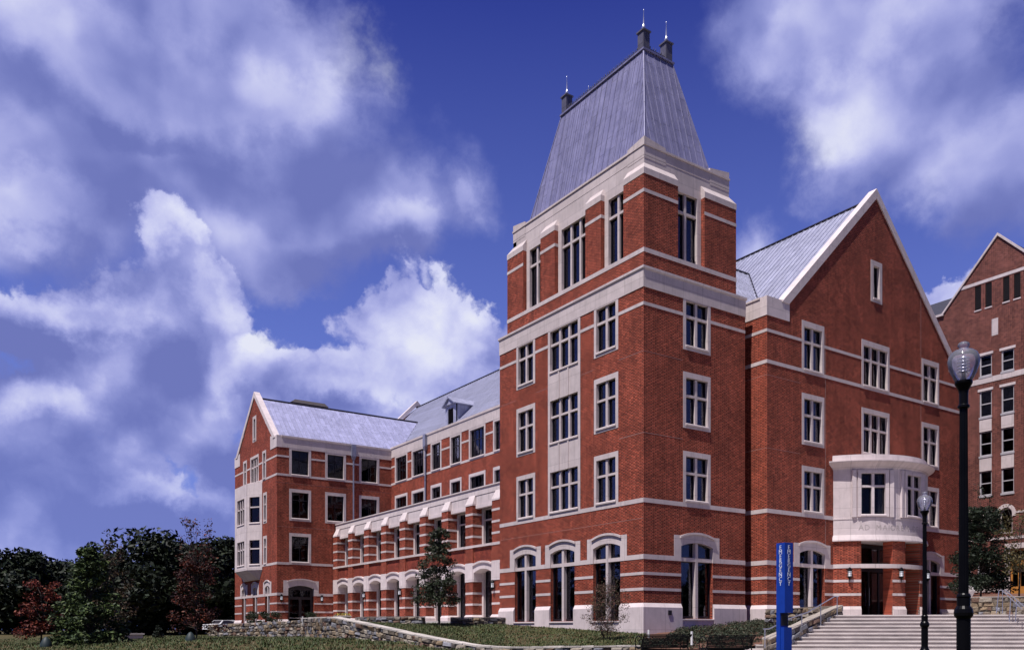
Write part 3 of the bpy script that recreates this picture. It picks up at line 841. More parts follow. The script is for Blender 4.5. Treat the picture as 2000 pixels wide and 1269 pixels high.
tr = MB(); trr = MB()
zb, zt = 25.3, 32.55
b0, b1, b2, b3 = (1.22, 1.22, zb), (6.53, 1.22, zb), (6.53, 12.25, zb), (1.22, 12.25, zb)
t0, t1, t2, t3 = (2.75, 2.96, zt), (4.97, 2.96, zt), (4.97, 10.5, zt), (2.75, 10.5, zt)
roof_plane(tr, trr, [b3, b0, t0, t3], .5, .1, (.022, .03)); roof_plane(tr, trr, [b0, b1, t1, t0], .5, .1, (.022, .03))
roof_plane(tr, trr, [b1, b2, t2, t1], .5, .1); roof_plane(tr, trr, [b2, b3, t3, t2], .5, .1)
trf = part('tower_roof', tr, lead_t, B); part('standing_seam', trr, lead_t, trf)
hips = MB()
for a, b in ((b0, t0), (b1, t1), (b2, t2), (b3, t3)): hips.tube([a, b], .05, 6)
hips.box(2.65, 2.86, zt - .02, 5.07, 10.6, zt + .08)
part('hip_cap', hips, lead_t, trf)
# ridge turrets, finials and ironwork cresting
for (x, y) in ((2.98, 3.2), (4.74, 3.2), (2.98, 10.26), (4.74, 10.26)):
    mb = MB(); mb.box(x - .24, y - .24, zt + .05, x + .24, y + .24, zt + 1.12)
    mb.box(x - .30, y - .30, zt + 1.12, x + .30, y + .30, zt + 1.20)
    ps = part('turret', mb, lead_d, B)
    fm = MB(); z = zt + 1.20
    fm.lathe([(.12, z), (.12, z + .05), (.07, z + .12), (.09, z + .18), (.12, z + .26), (.08, z + .34), (.05, z + .42), (.045, z + .5), (.012, z + 1.18), (.03, z + 1.22), (.03, z + 1.26), (.004, z + 1.32)], x, y, 10)
    part('finial', fm, chrome, ps, True)
cr = MB()


def crest(a, b, z):
    a = Vector(a); b = Vector(b); L = (b - a).length; n = int(L / .34); d = (b - a) / L
    for zz in (z + .06, z + .26): cr.tube([(a.x, a.y, zz), (b.x, b.y, zz)], .022, 5)
    for i in range(n + 1):
        p = a + d * (L * i / n)
        cr.tube([(p.x, p.y, z), (p.x, p.y, z + .42)], .018, 5)
        if i < n:
            pts = []
            for k in range(9):
                s = 2 * PI * k / 8; q_ = p + d * (.17 + .11 * math.cos(s)); pts.append((q_.x, q_.y, z + .16 + .10 * math.sin(s)))
            cr.tube(pts, .016, 4)
            m_ = p + d * .17; cr.lathe([(.002, z + .28), (.03, z + .33), (.035, z + .37), (.002, z + .44)], m_.x, m_.y, 5)


crest((3.22, 3.1), (4.5, 3.1), zt + .08); crest((2.88, 3.45), (2.88, 10.02), zt + .08); crest((4.84, 3.45), (4.84, 10.02), zt + .08); crest((3.22, 10.36), (4.5, 10.36), zt + .08)
part('cresting', cr, lead_d, B)

# ---------------- main range: gable end (wing) facing the steps
YW = -.95; XA, XB, XC = 8.45, 29.25, 18.85
WF = PL(0, YW, 1, 0, 0, -1)
hw_ = []
for c in (12.5, 25.05):
    hw_.append(arched_gf(B, WF, c, 1.18, zs=.9 if c < 20 else .9, earw=1.7))
for ri, (z0, z1, a, b, tz) in enumerate(rows):
    if ri == 2: z1 = 18.0; b = 17.68; tz = (16.76, 16.88)
    for c in (12.57, 25.05):
        window(B, WF, (c - 1.04, z0, c + 1.04, z1), [(c - .84, a, c + .84, b, 0)], 2, tz, curtain=[0, 1, 2, 0]); hw_.append(rect(c - 1.04, z0, c + 1.04, z1))
    if ri > 0:
        c = 18.82
        window(B, WF, (c - 1.48, z0, c + 1.48, z1), [(c - 1.28, a, c + 1.28, b, 0)], 3, tz, curtain=[0, 1, 2]); hw_.append(rect(c - 1.48, z0, c + 1.48, z1))
window(B, WF, (18.3, 20.55, 19.5, 23.15), [(18.58, 20.85, 19.22, 22.85, 0)], 1, None); hw_.append(rect(18.3, 20.55, 19.5, 23.15))
GP = [(XA, -2), (XB, -2), (XB, 18.3), (XC, 27.25), (XA, 18.3)]
GP = [(XA, -2), (XB, -2), (XB, 17.9), (XB - .9, 18.1), (XC, 27.1), (XA + .9, 18.1), (XA, 17.9)]
plate(walls, WF, GP, hw_, -.4, 0)
WX = PL(XA, 0, 0, 1, -1, 0)
plate(walls, WX, rect(YW + .4, -2, 13.5, 18.3), [], -.4, 0)
WE = PL(XB, 0, 0, 1, 1, 0)
plate(walls, WE, rect(YW + .4, -2, 60.6, 18.3), [], -.4, 0)
# gable copings
cpm = MB()


def gable_coping(mb, pl, c, half, zk, za, thick=.62, n0=-.5, n1=.07, side=(1, -1)):
    for s in side:
        k0 = c + s * half; slope = (za - zk) / (half - 0)
        pts = [(c, za), (k0, zk), (k0 - s * .62, zk - 0.02), (c, za - thick)]
        # tooth at mid height
        plate(mb, pl, pts if s > 0 else pts[::-1], [], n0, n1)
    for s in side:
        t_ = .52; u = c + s * half * t_; z = zk + (za - zk) * (1 - t_)
        plate(mb, pl, [(u + s * .05, z - .35), (u - s * .05, z - .50), (u + s * .32, z - .98), (u + s * .62, z - .92)], [], n0 + .05, n1 - .015)


gable_coping(cpm, WF, XC, 9.15, 18.65, 27.72)
# kneeler blocks
kp = [(XA - .03, 17.66), (XA + 1.95, 17.66), (XA + 1.95, 18.86), (XA + 1.15, 18.74), (XA - .03, 18.74)]
plate(cpm, WF, kp, [], -.45, .03); plate(cpm, WF, [(2 * XC - a, b) for a, b in kp][::-1], [], -.45, .03)
sweep(corn, [(XA, 13.5), (XA, YW + .46)], [(-.45, 17.66), (.03, 17.66), (.03, 18.62), (.08, 18.66), (.08, 18.76), (-.45, 18.80)])
split('gable_coping', cpm, stone_w, B)
xb = [(XA, XB)]
sg = [(12.57 - 1.04, 12.57 + 1.04), (25.05 - 1.04, 25.05 + 1.04)]; s3 = [(18.82 - 1.48, 18.82 + 1.48)]
BH = 4.35; bowg = [(XC - BH, XC + BH)]
def wing_band(z0, z1, gaps, ylim=1.0, prof=None, tgt=None): ring_bands(None, ylim, XB, [], gaps, z0, z1, corner=(XA, YW), prof=prof, tgt=tgt)
wing_band(16.73, 16.9, sg + s3); wing_band(14.97, 15.17, sg + s3); wing_band(6.57, 6.8, sg + bowg)
eg = [(12.5 - 1.7, 12.5 + 1.7), (25.05 - 1.7, 25.05 + 1.7)]; en = [(12.5 - 1.18, 12.5 + 1.18), (25.05 - 1.18, 25.05 + 1.18)]
wing_band(3.65, 3.9, eg + bowg)
for bb in GFB[1:]: wing_band(bb[0], bb[1], en + bowg)
wing_band(0, 0, en + bowg, prof=BASEP, tgt=bases)
for u in (13.72, 23.9): pbox(jt, WF, u, 4.0, u + .022, 17.6 if u < 20 else 22.4, -.01, .006)
for zc in (10.2, 14.3): sweep(jt, [(XA, .9), (XA, YW), (11.4, YW)], [(-.01, zc), (.004, zc), (.004, zc + .015), (-.01, zc + .015)])
# slot block between tower and main range, with rain pipe
walls.box(7.76, 1.0, -2, 8.44, 12.6, 17.6); corn.box(7.76, 1.02, 17.6, 8.44, 12.6, 18.5)
pp = MB(); pp.tube([(8.1, .88, .3), (8.1, .88, 18.4)], .06, 8); pp.box(7.95, .72, 18.0, 8.25, .98, 18.6); part('downspout', pp, darkf, B)

# main roof
mr = MB(); mrr = MB(); EX, EZ, RZ = 9.85, 18.15, 27.15
roof_plane(mr, mrr, [(EX - .5, 60.7, EZ - .5), (EX - .5, -.5, EZ - .5), (XC, -.5, RZ), (XC, 60.7, RZ)], .46, .15)
roof_plane(mr, mrr, [(2 * XC - EX + .5, -.5, EZ - .5), (2 * XC - EX + .5, 60.7, EZ - .5), (XC, 60.7, RZ), (XC, -.5, RZ)], .9, .15)
# cross roof behind the tower
roof_plane(mr, mrr, [(7.2, .55, 18.0), (10.3, .55, 18.0), (16.0, 6.72, 24.25), (7.2, 6.72, 24.25)], .46, .12)
roof_plane(mr, mrr, [(10.3, 12.9, 18.0), (7.2, 12.9, 18.0), (7.2, 6.72, 24.25), (16.0, 6.72, 24.25)], .46, .12)
# far wing roof
mf = MB(); mfr = MB(); mfr2 = MB()
FY0, FY1, FX = 46.45, 59.94, -3.44; FC = (FY0 + FY1) / 2; FZ = 23.32
roof_plane(mf, mfr, [(FX + .3, 47.3, FZ - 5.9), (9.2, 47.3, FZ - 5.9), (15.1, FC, FZ), (FX + .3, FC, FZ)], .46, .12, (.02, .012))
roof_plane(mf, mfr2, [(9.2, 59.1, FZ - 5.9), (FX + .3, 59.1, FZ - 5.9), (FX + .3, FC, FZ), (15.1, FC, FZ)], .46, .12)
rf2 = part('roof', mf, lead_p, B); part('standing_seam', mfr, lead_p, rf2); part('standing_seam', mfr2, lead_p, rf2)
rf = part('roof', mr, lead, B); part('standing_seam', mrr, lead, rf)
rg = MB()
rg.tube([(XC, -.5, RZ + .04), (XC, 60.7, RZ + .04)], .09, 6); rg.tube([(7.2, 6.72, 24.3), (16.0, 6.72, 24.3)], .08, 6)
rg.tube([(FX + .3, FC, FZ + .04), (15.1, FC, FZ + .04)], .09, 6)
rg.tube([(16.0, 6.72, 24.3), (10.0, .5, 18.28)], .05, 5)
rg.tube([(15.05, FC, FZ), (9.35, 47.45, FZ - 5.75)], .06, 5)
part('ridge_cap', rg, darkf, rf)
ru = MB(); ru.add([(1.1, 55.0, 22.6), (4.9, 55.0, 22.6), (4.9, 56.3, 22.6), (1.1, 56.3, 22.6), (1.1, 55.0, 23.95), (4.9, 55.0, 23.95), (4.9, 56.3, 23.95), (1.1, 56.3, 23.95)], [(0, 1, 2, 3), (4, 5, 6, 7), (0, 1, 5, 4), (1, 2, 6, 5), (2, 3, 7, 6), (3, 0, 4, 7)])
ru.add([(.9, 54.8, 23.97), (5.1, 54.8, 23.97), (5.1, 56.5, 23.97), (.9, 56.5, 23.97), (1.5, 55.2, 24.4), (4.8, 55.2, 24.4), (4.8, 56.1, 24.4), (1.5, 56.1, 24.4)], [(0, 1, 2, 3), (4, 5, 6, 7), (0, 1, 5, 4), (1, 2, 6, 5), (2, 3, 7, 6), (3, 0, 4, 7)])
split('chimney', ru, simple('chimney_stone', (.06, .05, .055), .9), B)
# little roof vents near the ridge
for (x, y) in ((17.4, 37.0), (17.2, 19.0)):
    v_ = MB(); z = RZ - (XC - x); v_.tube([(x, y, z - .1), (x, y, z + .35)], .06, 8); v_.lathe([(.02, z + .33), (.13, z + .36), (.13, z + .44), (.02, z + .5)], x, y, 8)
    part('roof_vent', v_, darkf, B)
# far gable of the main range
FG = PL(0, 61.0, 1, 0, 0, 1)
plate(walls, FG, [(XA, -2), (XB, -2), (XB, 18.2), (XC, 27.1), (XA, 18.2)], [], -.4, 0)
fgc = MB(); gable_coping(fgc, PL(0, 61.0, 1, 0, 0, 1), XC, 9.6, 18.5, 28.0, .6, -.5, .06); split('gable_coping', fgc, stone_w, B)

# ---------------- link wall (upper storeys above the arcade)
DZK = -.3
LK = PL(XA, 0, 0, 1, -1, 0, DZK)
ks = [(44.25, 2.75), (40.63, 2.7), (37.1, 2.05), (33.5, 2.05), (29.87, 2.7), (26.3, 2.05), (22.7, 2.05), (19.0, 2.7)]
hk = []
for c, wd in ks:
    nl = 4 if wd > 2.5 else 3
    window(B, LK, (c - wd / 2, 14.97, c + wd / 2, 17.75), [(c - wd / 2 + .22, 15.22, c + wd / 2 - .2, 17.6, 0)], nl, (16.72, 16.77), kind='metal', curtain=[0, 0, 2]); hk.append(rect(c - wd / 2, 14.97, c + wd / 2, 17.75))
    window(B, LK, (c - wd / 2, 10.8, c + wd / 2, 13.82), [(c - wd / 2 + .22, 11.05, c + wd / 2 - .2, 13.55, 0)], nl, (12.6, 12.65), kind='metal'); hk.append(rect(c - wd / 2, 10.8, c + wd / 2, 13.82))
plate(walls, LK, rect(13.5, -2, FY0 + .3, 17.9), hk, -.4, 0)
for z0, z1, g in ((16.73, 16.9, 1), (14.97, 15.17, 1)):
    for a, b in cut(13.6, FY0, [(c - wd / 2, c + wd / 2) for c, wd in ks]): sweep(bands, [(XA, b), (XA, a)], band_prof(z0 + DZK, z1 + DZK))
sweep(corn, [(XA, FY0 + .02), (XA, 13.5)], [(-.45, 17.76 + DZK), (.03, 17.76 + DZK), (.03, 18.6 + DZK), (.09, 18.66 + DZK), (.09, 18.84 + DZK), (-.45, 18.9 + DZK)])


def downpipe(x, y, nx, ny, z0, z1):
    mb = MB(); px_, py_ = x + nx * .14, y + ny * .14
    mb.tube([(px_, py_, z0), (px_, py_, z1 - 1.1)], .085, 8)
    hx, hy = (.17, .22) if nx else (.22, .17)
    mb.add([(px_ - hx * .5, py_ - hy * .5, z1 - 1.5), (px_ + hx * .5, py_ - hy * .5, z1 - 1.5), (px_ + hx * .5, py_ + hy * .5, z1 - 1.5), (px_ - hx * .5, py_ + hy * .5, z1 - 1.5),
            (px_ - hx, py_ - hy, z1 - 1.15), (px_ + hx, py_ - hy, z1 - 1.15), (px_ + hx, py_ + hy, z1 - 1.15), (px_ - hx, py_ + hy, z1 - 1.15),
            (px_ - hx, py_ - hy, z1), (px_ + hx, py_ - hy, z1), (px_ + hx, py_ + hy, z1), (px_ - hx, py_ + hy, z1)],
           [(0, 1, 2, 3), (0, 1, 5, 4), (1, 2, 6, 5), (2, 3, 7, 6), (3, 0, 4, 7), (4, 5, 9, 8), (5, 6, 10, 9), (6, 7, 11, 10), (7, 4, 8, 11), (8, 9, 10, 11)])
    for z in (z0 + 1, (z0 + z1) / 2, z1 - 2.2): mb.lathe([(.11, z), (.11, z + .07)], px_, py_, 8)
    part('downspout', mb, zinc, B)


downpipe(XA, 38.95, -1, 0, 9.9, 18.75 + DZK)
# dormer on the link roof
dm = MB(); y0, y1, dx = 39.3, 41.35, 11.9
dm.box(dx, y0, 19.4, 14.6, y0 + .12, 22.15); dm.box(dx, y1 - .12, 19.4, 14.6, y1, 22.15)
dmP = PL(dx, 0, 0, 1, -1, 0)
plate(dm, dmP, rect(y0, 19.4, y1, 22.15), [rect(y0 + .5, 20.2, y1 - .5, 21.75)], -.14, .02)
dob = part('dormer', dm, lead, B)
dr = MB(); yc = (y0 + y1) / 2
roof_plane(dr, None, [(dx - .35, y0 - .28, 22.05), (14.9, y0 - .28, 22.05), (14.9, yc, 22.85), (dx - .35, yc, 22.85)], .4, .1)
roof_plane(dr, None, [(14.9, y1 + .28, 22.05), (dx - .35, y1 + .28, 22.05), (dx - .35, yc, 22.85), (14.9, yc, 22.85)], .4, .1)
dr.add([(dx - .2, y0, 22.1), (dx - .2, y1, 22.1), (dx - .2, yc, 22.72), (dx + .1, y0, 22.1), (dx + .1, y1, 22.1), (dx + .1, yc, 22.72)], [(0, 1, 2), (3, 5, 4), (0, 3, 4, 1), (1, 4, 5, 2), (2, 5, 3, 0)])
part('dormer_roof', dr, lead, dob)
lv = MB()
for i in range(14): z = 20.22 + i * .108; lv.add([(dx - .0, y0 + .5, z), (dx, y1 - .5, z), (dx + .1, y1 - .5, z + .09), (dx + .1, y0 + .5, z + .09)], [(0, 1, 2, 3)])
lv.box(dx + .12, y0 + .45, 20.15, dx + .13, y1 - .45, 21.8)
lv.build('louvre', darkf, dob, recalc=False)

# ---------------- far wing
DF = -.4
FGp = PL(FX, 0, 0, 1, -1, 0, DF); FL = PL(0, FY0, 1, 0, 0, -1, DF)
hf = []; hg = []
for (c, w_) in ((-1.17, 2.12), (2.42, 2.12), (6.0, 2.15)):
    for (z0, z1, a, b, t_) in ((14.97, 17.7, 15.22, 17.5, 16.78), (10.77, 13.8, 11.05, 13.5, 12.75), (6.6, 9.6, 6.9, 9.3, 8.5)):
        if z0 < 7 and c > 0: continue
        window(B, FL, (c - w_ / 2 - .02, z0, c + w_ / 2 + .02, z1), [(c - w_ / 2 + .22, a, c + w_ / 2 - .22, b, 0)], 2, (t_, t_ + .05), kind='metal', curtain=[0, 2, 2, 0]); hf.append(rect(c - w_ / 2 - .02, z0, c + w_ / 2 + .02, z1))
hf.append(arched_gf(B, FL, -1.07, 1.28, zs=.9, spr=4.35, crown=4.62, earw=1.75, nl=1, tz=None, glass_=False, shoulder=5.08))
plate(walls, FL, rect(FX + .4, -2, XA + .1, 17.9), hf, -.4, 0)
for (a, b) in ((49.58, 50.73), (55.72, 56.98)):
    window(B, FGp, (a, 14.97, b, 17.9), [(a + .27, 15.22, b - .27, 17.65, 0)], 1, (16.72, 16.84)); hg.append(rect(a, 14.97, b, 17.9))
window(B, FGp, (51.86, 14.97, 54.58, 17.9), [(52.1, 15.22, 54.35, 17.65, 0)], 3, (16.72, 16.84)); hg.append(rect(51.86, 14.97, 54.58, 17.9))
window(B, FGp, (52.62, 19.3, 53.78, 21.9), [(52.92, 19.6, 53.48, 21.6, 0)], 1, None); hg.append(rect(52.62, 19.3, 53.78, 21.9))
for (z0, z1) in ((6.6, 9.55), (10.77, 13.78)):
    window(B, FGp, (49.35, z0, 50.5, z1), [(49.62, z0 + .3, 50.23, z1 - .27, 0)], 1, (z0 + 1.8, z0 + 1.92)); hg.append(rect(49.35, z0, 50.5, z1))
fgc_ = [(49.25, .72), (53.05, .72), (56.75, .72)]
for c, h_ in fgc_: hg.append(arched_gf(B, FGp, c, h_, zs=1.0, earw=1.22, spr=4.42, crown=4.66, mull=.2))
plate(walls, FGp, [(FY0, -2), (FY1, -2), (FY1, 17.9), (FY1 - .9, 18.5), (FC, 23.9), (FY0 + .9, 18.5), (FY0, 17.9)], hg, -.4, 0)
walls.box(FX + .4, FY1 - .4, -2, XA, FY1, 17.5)
fc = MB(); gable_coping(fc, FGp, FC, 6.35, 18.6, 24.35, .55, -.5, .08)
for s in (1, -1):
    kk = [(FC - s * 6.77, 17.64), (FC - s * 4.9, 17.64), (FC - s * 4.9, 18.95), (FC - s * 5.8, 18.76), (FC - s * 6.77, 18.76)]
    plate(fc, FGp, kk if s > 0 else kk[::-1], [], -.45, .035)
split('gable_coping', fc, stone_w, B)
cf = (FX, FY0)


def fband(z0, z1, gl_, gf_, prof=None, tgt=None):
    z0 += DF; z1 += DF
    ring_bands(None, FY1, XA, gl_, gf_, z0, z1, corner=cf, prof=prof, tgt=tgt)


wf3 = [(c - 1.1, c + 1.1) for c in (-1.17, 2.42, 6.0)]
g4 = [(49.58, 50.73), (51.86, 54.58), (55.72, 56.98)]
fband(16.73, 16.9, g4, wf3); fband(14.97, 15.17, g4, wf3); fband(6.57, 6.8, [(49.35, 50.5), (51.2, 57.8)], [wf3[0]])
fe = [(c - 1.22, c + 1.22) for c, _ in fgc_]; fn_ = [(c - .72, c + .72) for c, _ in fgc_]
fband(3.65, 3.9, fe, [(-2.82, .68)])
for bb in GFB[1:]: fband(bb[0], bb[1], fn_, [(-2.35, .21)])
fband(0, 0, fn_, [(-2.35, .21)], prof=[(a, b + DF) for a, b in BASEP], tgt=bases)
for a, b in fn_: plate(bases, FGp, rect(a, -2, b, .98), [], -.3, .08)
sweep(corn, [(FX + .44, FY0), (XA + .05, FY0)], [(-.45, 17.66 + DF), (.03, 17.66 + DF), (.03, 18.56 + DF), (.09, 18.62 + DF), (.09, 18.78 + DF), (-.45, 18.84 + DF)])
downpipe(4.25, FY0, 0, -1, 9.9, 18.7 + DF)
for zc in (10.15, 14.3): pbox(jt, FL, FX + .05, zc, 8.3, zc + .015, -.01, .005)
# far wing door (dark double door with arched head)
dd = MB()
plate(dd, FL, [(-2.33, .55), (.19, .55)] + list(reversed(arc_pts(-1.07, 1.26, 4.33, .25, 12))), [rect(-2.1, .8, -1.2, 3.3), rect(-.95, .8, -.05, 3.3), rect(-2.1, 3.55, -.05, 4.2)], -.36, -.28)
dob2 = part('entrance_door', dd, darkf, B)
dg = MB(); pbox(dg, FL, -2.15, .75, 0, 4.25, -.33, -.32); part('pane', dg, glass, dob2)
dh = MB(); pbox(dh, FL, -2.2, 1.5, .06, 1.56, -.27, -.2); part('handle', dh, chrome, dob2)
# canted oriel on the far wing gable
ob = MB(); oy0, oy1 = 50.75, 57.85; proj = 1.05; cant = 1.55
OP = [(FX, oy1), (FX - proj, oy1 - cant), (FX - proj, oy0 + cant), (FX, oy0)]
fac = [(OP[i], OP[i + 1]) for i in range(3)]
for (pa, pb) in fac:
    d = Vector((pb[0] - pa[0], pb[1] - pa[1])); L = d.length; d /= L
    pl_ = PL(pa[0], pa[1], d.x, d.y, d.y, -d.x, DF)
    hs = []
    wd = .62 if L < 2.5 else 1.2
    for (z0, z1) in ((6.9, 9.25), (11.0, 13.5)):
        hs.append((L / 2 - wd, z0, L / 2 + wd, z1, 0))
    window(B, pl_, (0.02, 6.5, L - .02, 14.85), hs, 1 if L < 2.5 else 3, None, mull=.16, mat_s=stone_w)
    tz_ = MB()
    for (z0, z1) in ((6.9, 9.25), (11.0, 13.5)): pbox(tz_, pl_, L / 2 - wd, z0 + 1.45, L / 2 + wd, z0 + 1.57, -.2, -.05)
    for k in range(len(tz_.v)): pass
    ob.add(tz_.v, tz_.f)
ob.add([(p[0], p[1], 14.85 + DF) for p in OP] + [(FX, p[1], 15.05 + DF) if i in (0, 3) else (p[0] + .5, p[1], 15.02 + DF) for i, p in enumerate(OP)],
       [(0, 1, 2, 3), (0, 1, 5, 4), (1, 2, 6, 5), (2, 3, 7, 6), (4, 5, 6, 7)])
cen = ((FX), (oy0 + oy1) / 2)
lo = [(FX, oy1 - .9), (FX - .28, oy1 - 2.3), (FX - .28, oy0 + 2.3), (FX, oy0 + .9)]
ob.add([(p[0] - .03, p[1], 6.5 + DF) for p in OP] + [(p[0] - .02, p[1], 6.3 + DF) for p in OP] + [(p[0], p[1], 5.35 + DF) for p in lo],
       [(0, 1, 5, 4), (1, 2, 6, 5), (2, 3, 7, 6), (4, 5, 9, 8), (5, 6, 10, 9), (6, 7, 11, 10), (8, 9, 10, 11), (3, 2, 1, 0)])
split('oriel_stonework', ob, stone_w, B)

# ---------------- arcade between far wing and tower
DG = -.28; GX = 2.15
G0 = PL(GX, 0, 0, 1, -1, 0, DG)
ap = MB(); ast = MB(); asp = MB(); alat = MB(); asill = MB()
NP = 10; SPC = 3.577; PW = 1.0
for k in range(NP):
    yb = 46.36 - SPC * k; ya = yb - PW
    ap.box(GX, ya, -1.5 + DG, 3.12, yb, 9.3 + DG)
    P3 = [(2.93, yb), (GX, yb), (GX, ya), (2.93, ya)]
    for (z0, z1) in ((8.58, 8.74), (7.76, 7.92), (6.96, 7.12), (2.84, 3.0), (2.04, 2.19)):
        sweep(bands, P3, [(-.02, z0 + DG), (.016, z0 + DG), (.016, z1 + DG), (-.02, z1 + DG)])
    sweep(ast, P3, [(-.02, 3.75 + DG), (.03, 3.75 + DG), (.03, 5.12 + DG), (-.02, 5.12 + DG)])
    sweep(bases, P3, [(-.02, -1.5 + DG), (.09, -1.5 + DG), (.09, 1.2 + DG), (0, 1.36 + DG), (-.02, 1.36 + DG)])
    sweep(asill, P3, [(-.02, 6.2 + DG), (.03, 6.2 + DG), (.03, 6.38 + DG), (-.02, 6.4 + DG)])
    # sloped weathering cap
    a, b = ya - .02, yb + .02
    ast.add([(GX - .03, a, 9.3 + DG), (2.62, a, 9.3 + DG), (2.62, b, 9.3 + DG), (GX - .03, b, 9.3 + DG), (GX - .03, a, 9.42 + DG), (2.62, a, 9.42 + DG), (2.62, b, 9.42 + DG), (GX - .03, b, 9.42 + DG),
             (2.44, a + .12, 10.12 + DG), (2.62, a + .12, 10.12 + DG), (2.62, b - .12, 10.12 + DG), (2.44, b - .12, 10.12 + DG)],
            [(0, 1, 2, 3), (0, 1, 5, 4), (1, 2, 6, 5), (2, 3, 7, 6), (3, 0, 4, 7), (4, 5, 9, 8), (5, 6, 10, 9), (6, 7, 11, 10), (7, 4, 8, 11), (8, 9, 10, 11)])
    if k == NP - 1: break
    # bay between this pier and the next
    n1_, n0_ = ya, yb - SPC
    c = (n0_ + n1_) / 2; h = (n1_ - n0_) / 2
    h2 = h - .12
    arcp = arc_pts(c, h2, 4.38, .26, 12)
    topp = arc_pts(c, h - .02, 4.98, .22, 12)
    plate(ast, G0, [(n0_, 3.75), (c - h2, 3.75)] + arcp + [(c + h2, 3.75), (n1_, 3.75), (n1_, 4.98)] + list(reversed(topp))[1:-1] + [(n0_, 4.98)], [], -.9, -.01)
    t1_ = arc_pts(c, h - .03, 4.985, .22, 12); t2_ = arc_pts(c, h - .03, 4.86, .22, 12)
    plate(ast, G0, t1_ + list(reversed(t2_)), [], -.012, .09)
    asp.box(GX + .1, n0_ + .001, 4.7 + DG, 2.93, n1_ - .001, 6.2 + DG)
    pbox(alat, G0, n0_ + .35, 5.32, n1_ - .18, 6.05, -.10, -.085)
    asill.box(GX - .05, n0_ + .03, 6.22 + DG, 2.94, n1_ - .03, 6.38 + DG)
    # parapet between weathered caps
    plate(ast, PL(GX + .3, 0, 0, 1, -1, 0, DG), rect(n0_ + .021, 9.05, n1_ - .021, 10.02), [], -.2, 0)
    plate(ast, PL(GX + .3, 0, 0, 1, -1, 0, DG), rect(n0_ + .022, 9.07, n1_ - .022, 9.3), [], -.01, .06)
    gp = PL(2.96, 0, 0, 1, -1, 0, DG)
    window(B, gp, (n0_, 6.4, n1_, 9.1), [(n0_ + .12, 6.45, n1_ - .22, 9.0, 0)], 2, (8.2, 8.3), mull=.14, sill=False, curtain=[0, 2])
    window(B, gp, (n0_, .5, n1_, 4.8), [(n0_ + .12, .92, n1_ - .22, 4.55, 0)], 2, (3.4, 3.46), kind='metal', sill=False, curtain=[1, 1])
y_lo = 46.36 - SPC * (NP - 1) - PW
ast.box(GX + .27, 13.5, 10.021 + DG, 2.75, 46.4, 10.5 + DG); ast.box(GX + .2, 13.5, 10.5 + DG, 2.8, 46.4, 10.58 + DG)
ap.box(3.6, 13.5, -1, 3.9, 46.4, 10.0 + DG) if False else None
split('arcade_pier', ap, brick, B); split('arcade_stonework', ast, stone_w, B); split('spandrel', asp, brick, B); split('lattice_panel', alat, brick_lat, B); split('sill_course', asill, stone, B)
fl = MB(); fl.box(2.7, 13.5, 10.0 + DG, XA, 46.4, 10.2 + DG); part('flat_roof', fl, zinc, B)

# ---------------- entrance bow
BS = 2.5; BR = (BH * BH + BS * BS) / 2 / BS; BY = YW - BS + BR; BA = math.degrees(math.asin(BH / BR))
def bp(r, a): a = math.radians(a); return (XC + r * math.sin(a), BY - r * math.cos(a))


def arcwall(mb, holes, a0, a1, z0, z1, ro, ri, step=3.0):
    A = {round(a0, 3), round(a1, 3)}; Z = {z0, z1}
    k = math.ceil((a1 - a0) / step)
    for i in range(k + 1): A.add(round(a0 + (a1 - a0) * i / k, 3))
    for (p_, q_, r_, s_) in holes: A |= {p_, q_}; Z |= {r_, s_}
    A = sorted(A); Z = sorted(z for z in Z if z0 <= z <= z1)
    def solid(i, j):
        if i < 0 or j < 0 or i >= len(A) - 1 or j >= len(Z) - 1: return False
        am = (A[i] + A[i + 1]) / 2; zm = (Z[j] + Z[j + 1]) / 2
        return not any(p_ < am < q_ and r_ < zm < s_ for p_, q_, r_, s_ in holes)
    def V(i, j, r): x, y = bp(r, A[i]); return (x, y, Z[j])
    for i in range(len(A) - 1):
        for j in range(len(Z) - 1):
            if not solid(i, j): continue
            o = [V(i, j, ro), V(i + 1, j, ro), V(i + 1, j + 1, ro), V(i, j + 1, ro)]; n_ = [V(i, j, ri), V(i + 1, j, ri), V(i + 1, j + 1, ri), V(i, j + 1, ri)]
            mb.add(o, [(0, 1, 2, 3)]); mb.add(n_, [(3, 2, 1, 0)])
            if not solid(i - 1, j): mb.add([o[0], o[3], n_[3], n_[0]], [(0, 1, 2, 3)])
            if not solid(i + 1, j): mb.add([o[1], o[2], n_[2], n_[1]], [(0, 3, 2, 1)])
            if not solid(i, j - 1): mb.add([o[0], o[1], n_[1], n_[0]], [(0, 3, 2, 1)])
            if not solid(i, j + 1): mb.add([o[3], o[2], n_[2], n_[3]], [(0, 1, 2, 3)])


def arcsweep(mb, prof, a0, a1, step=2.5):
    k = math.ceil((a1 - a0) / step); m_ = len(prof); vs = []; fs = []
    for i in range(k + 1):
        for (r, z) in prof: x, y = bp(r, a0 + (a1 - a0) * i / k); vs.append((x, y, z))
    for i in range(k):
        for j in range(m_): j2 = (j + 1) % m_; fs.append((i * m_ + j, (i + 1) * m_ + j, (i + 1) * m_ + j2, i * m_ + j2))
    fs.append(tuple(range(m_))); fs.append(tuple(k * m_ + j for j in reversed(range(m_))))
    mb.add(vs, fs)


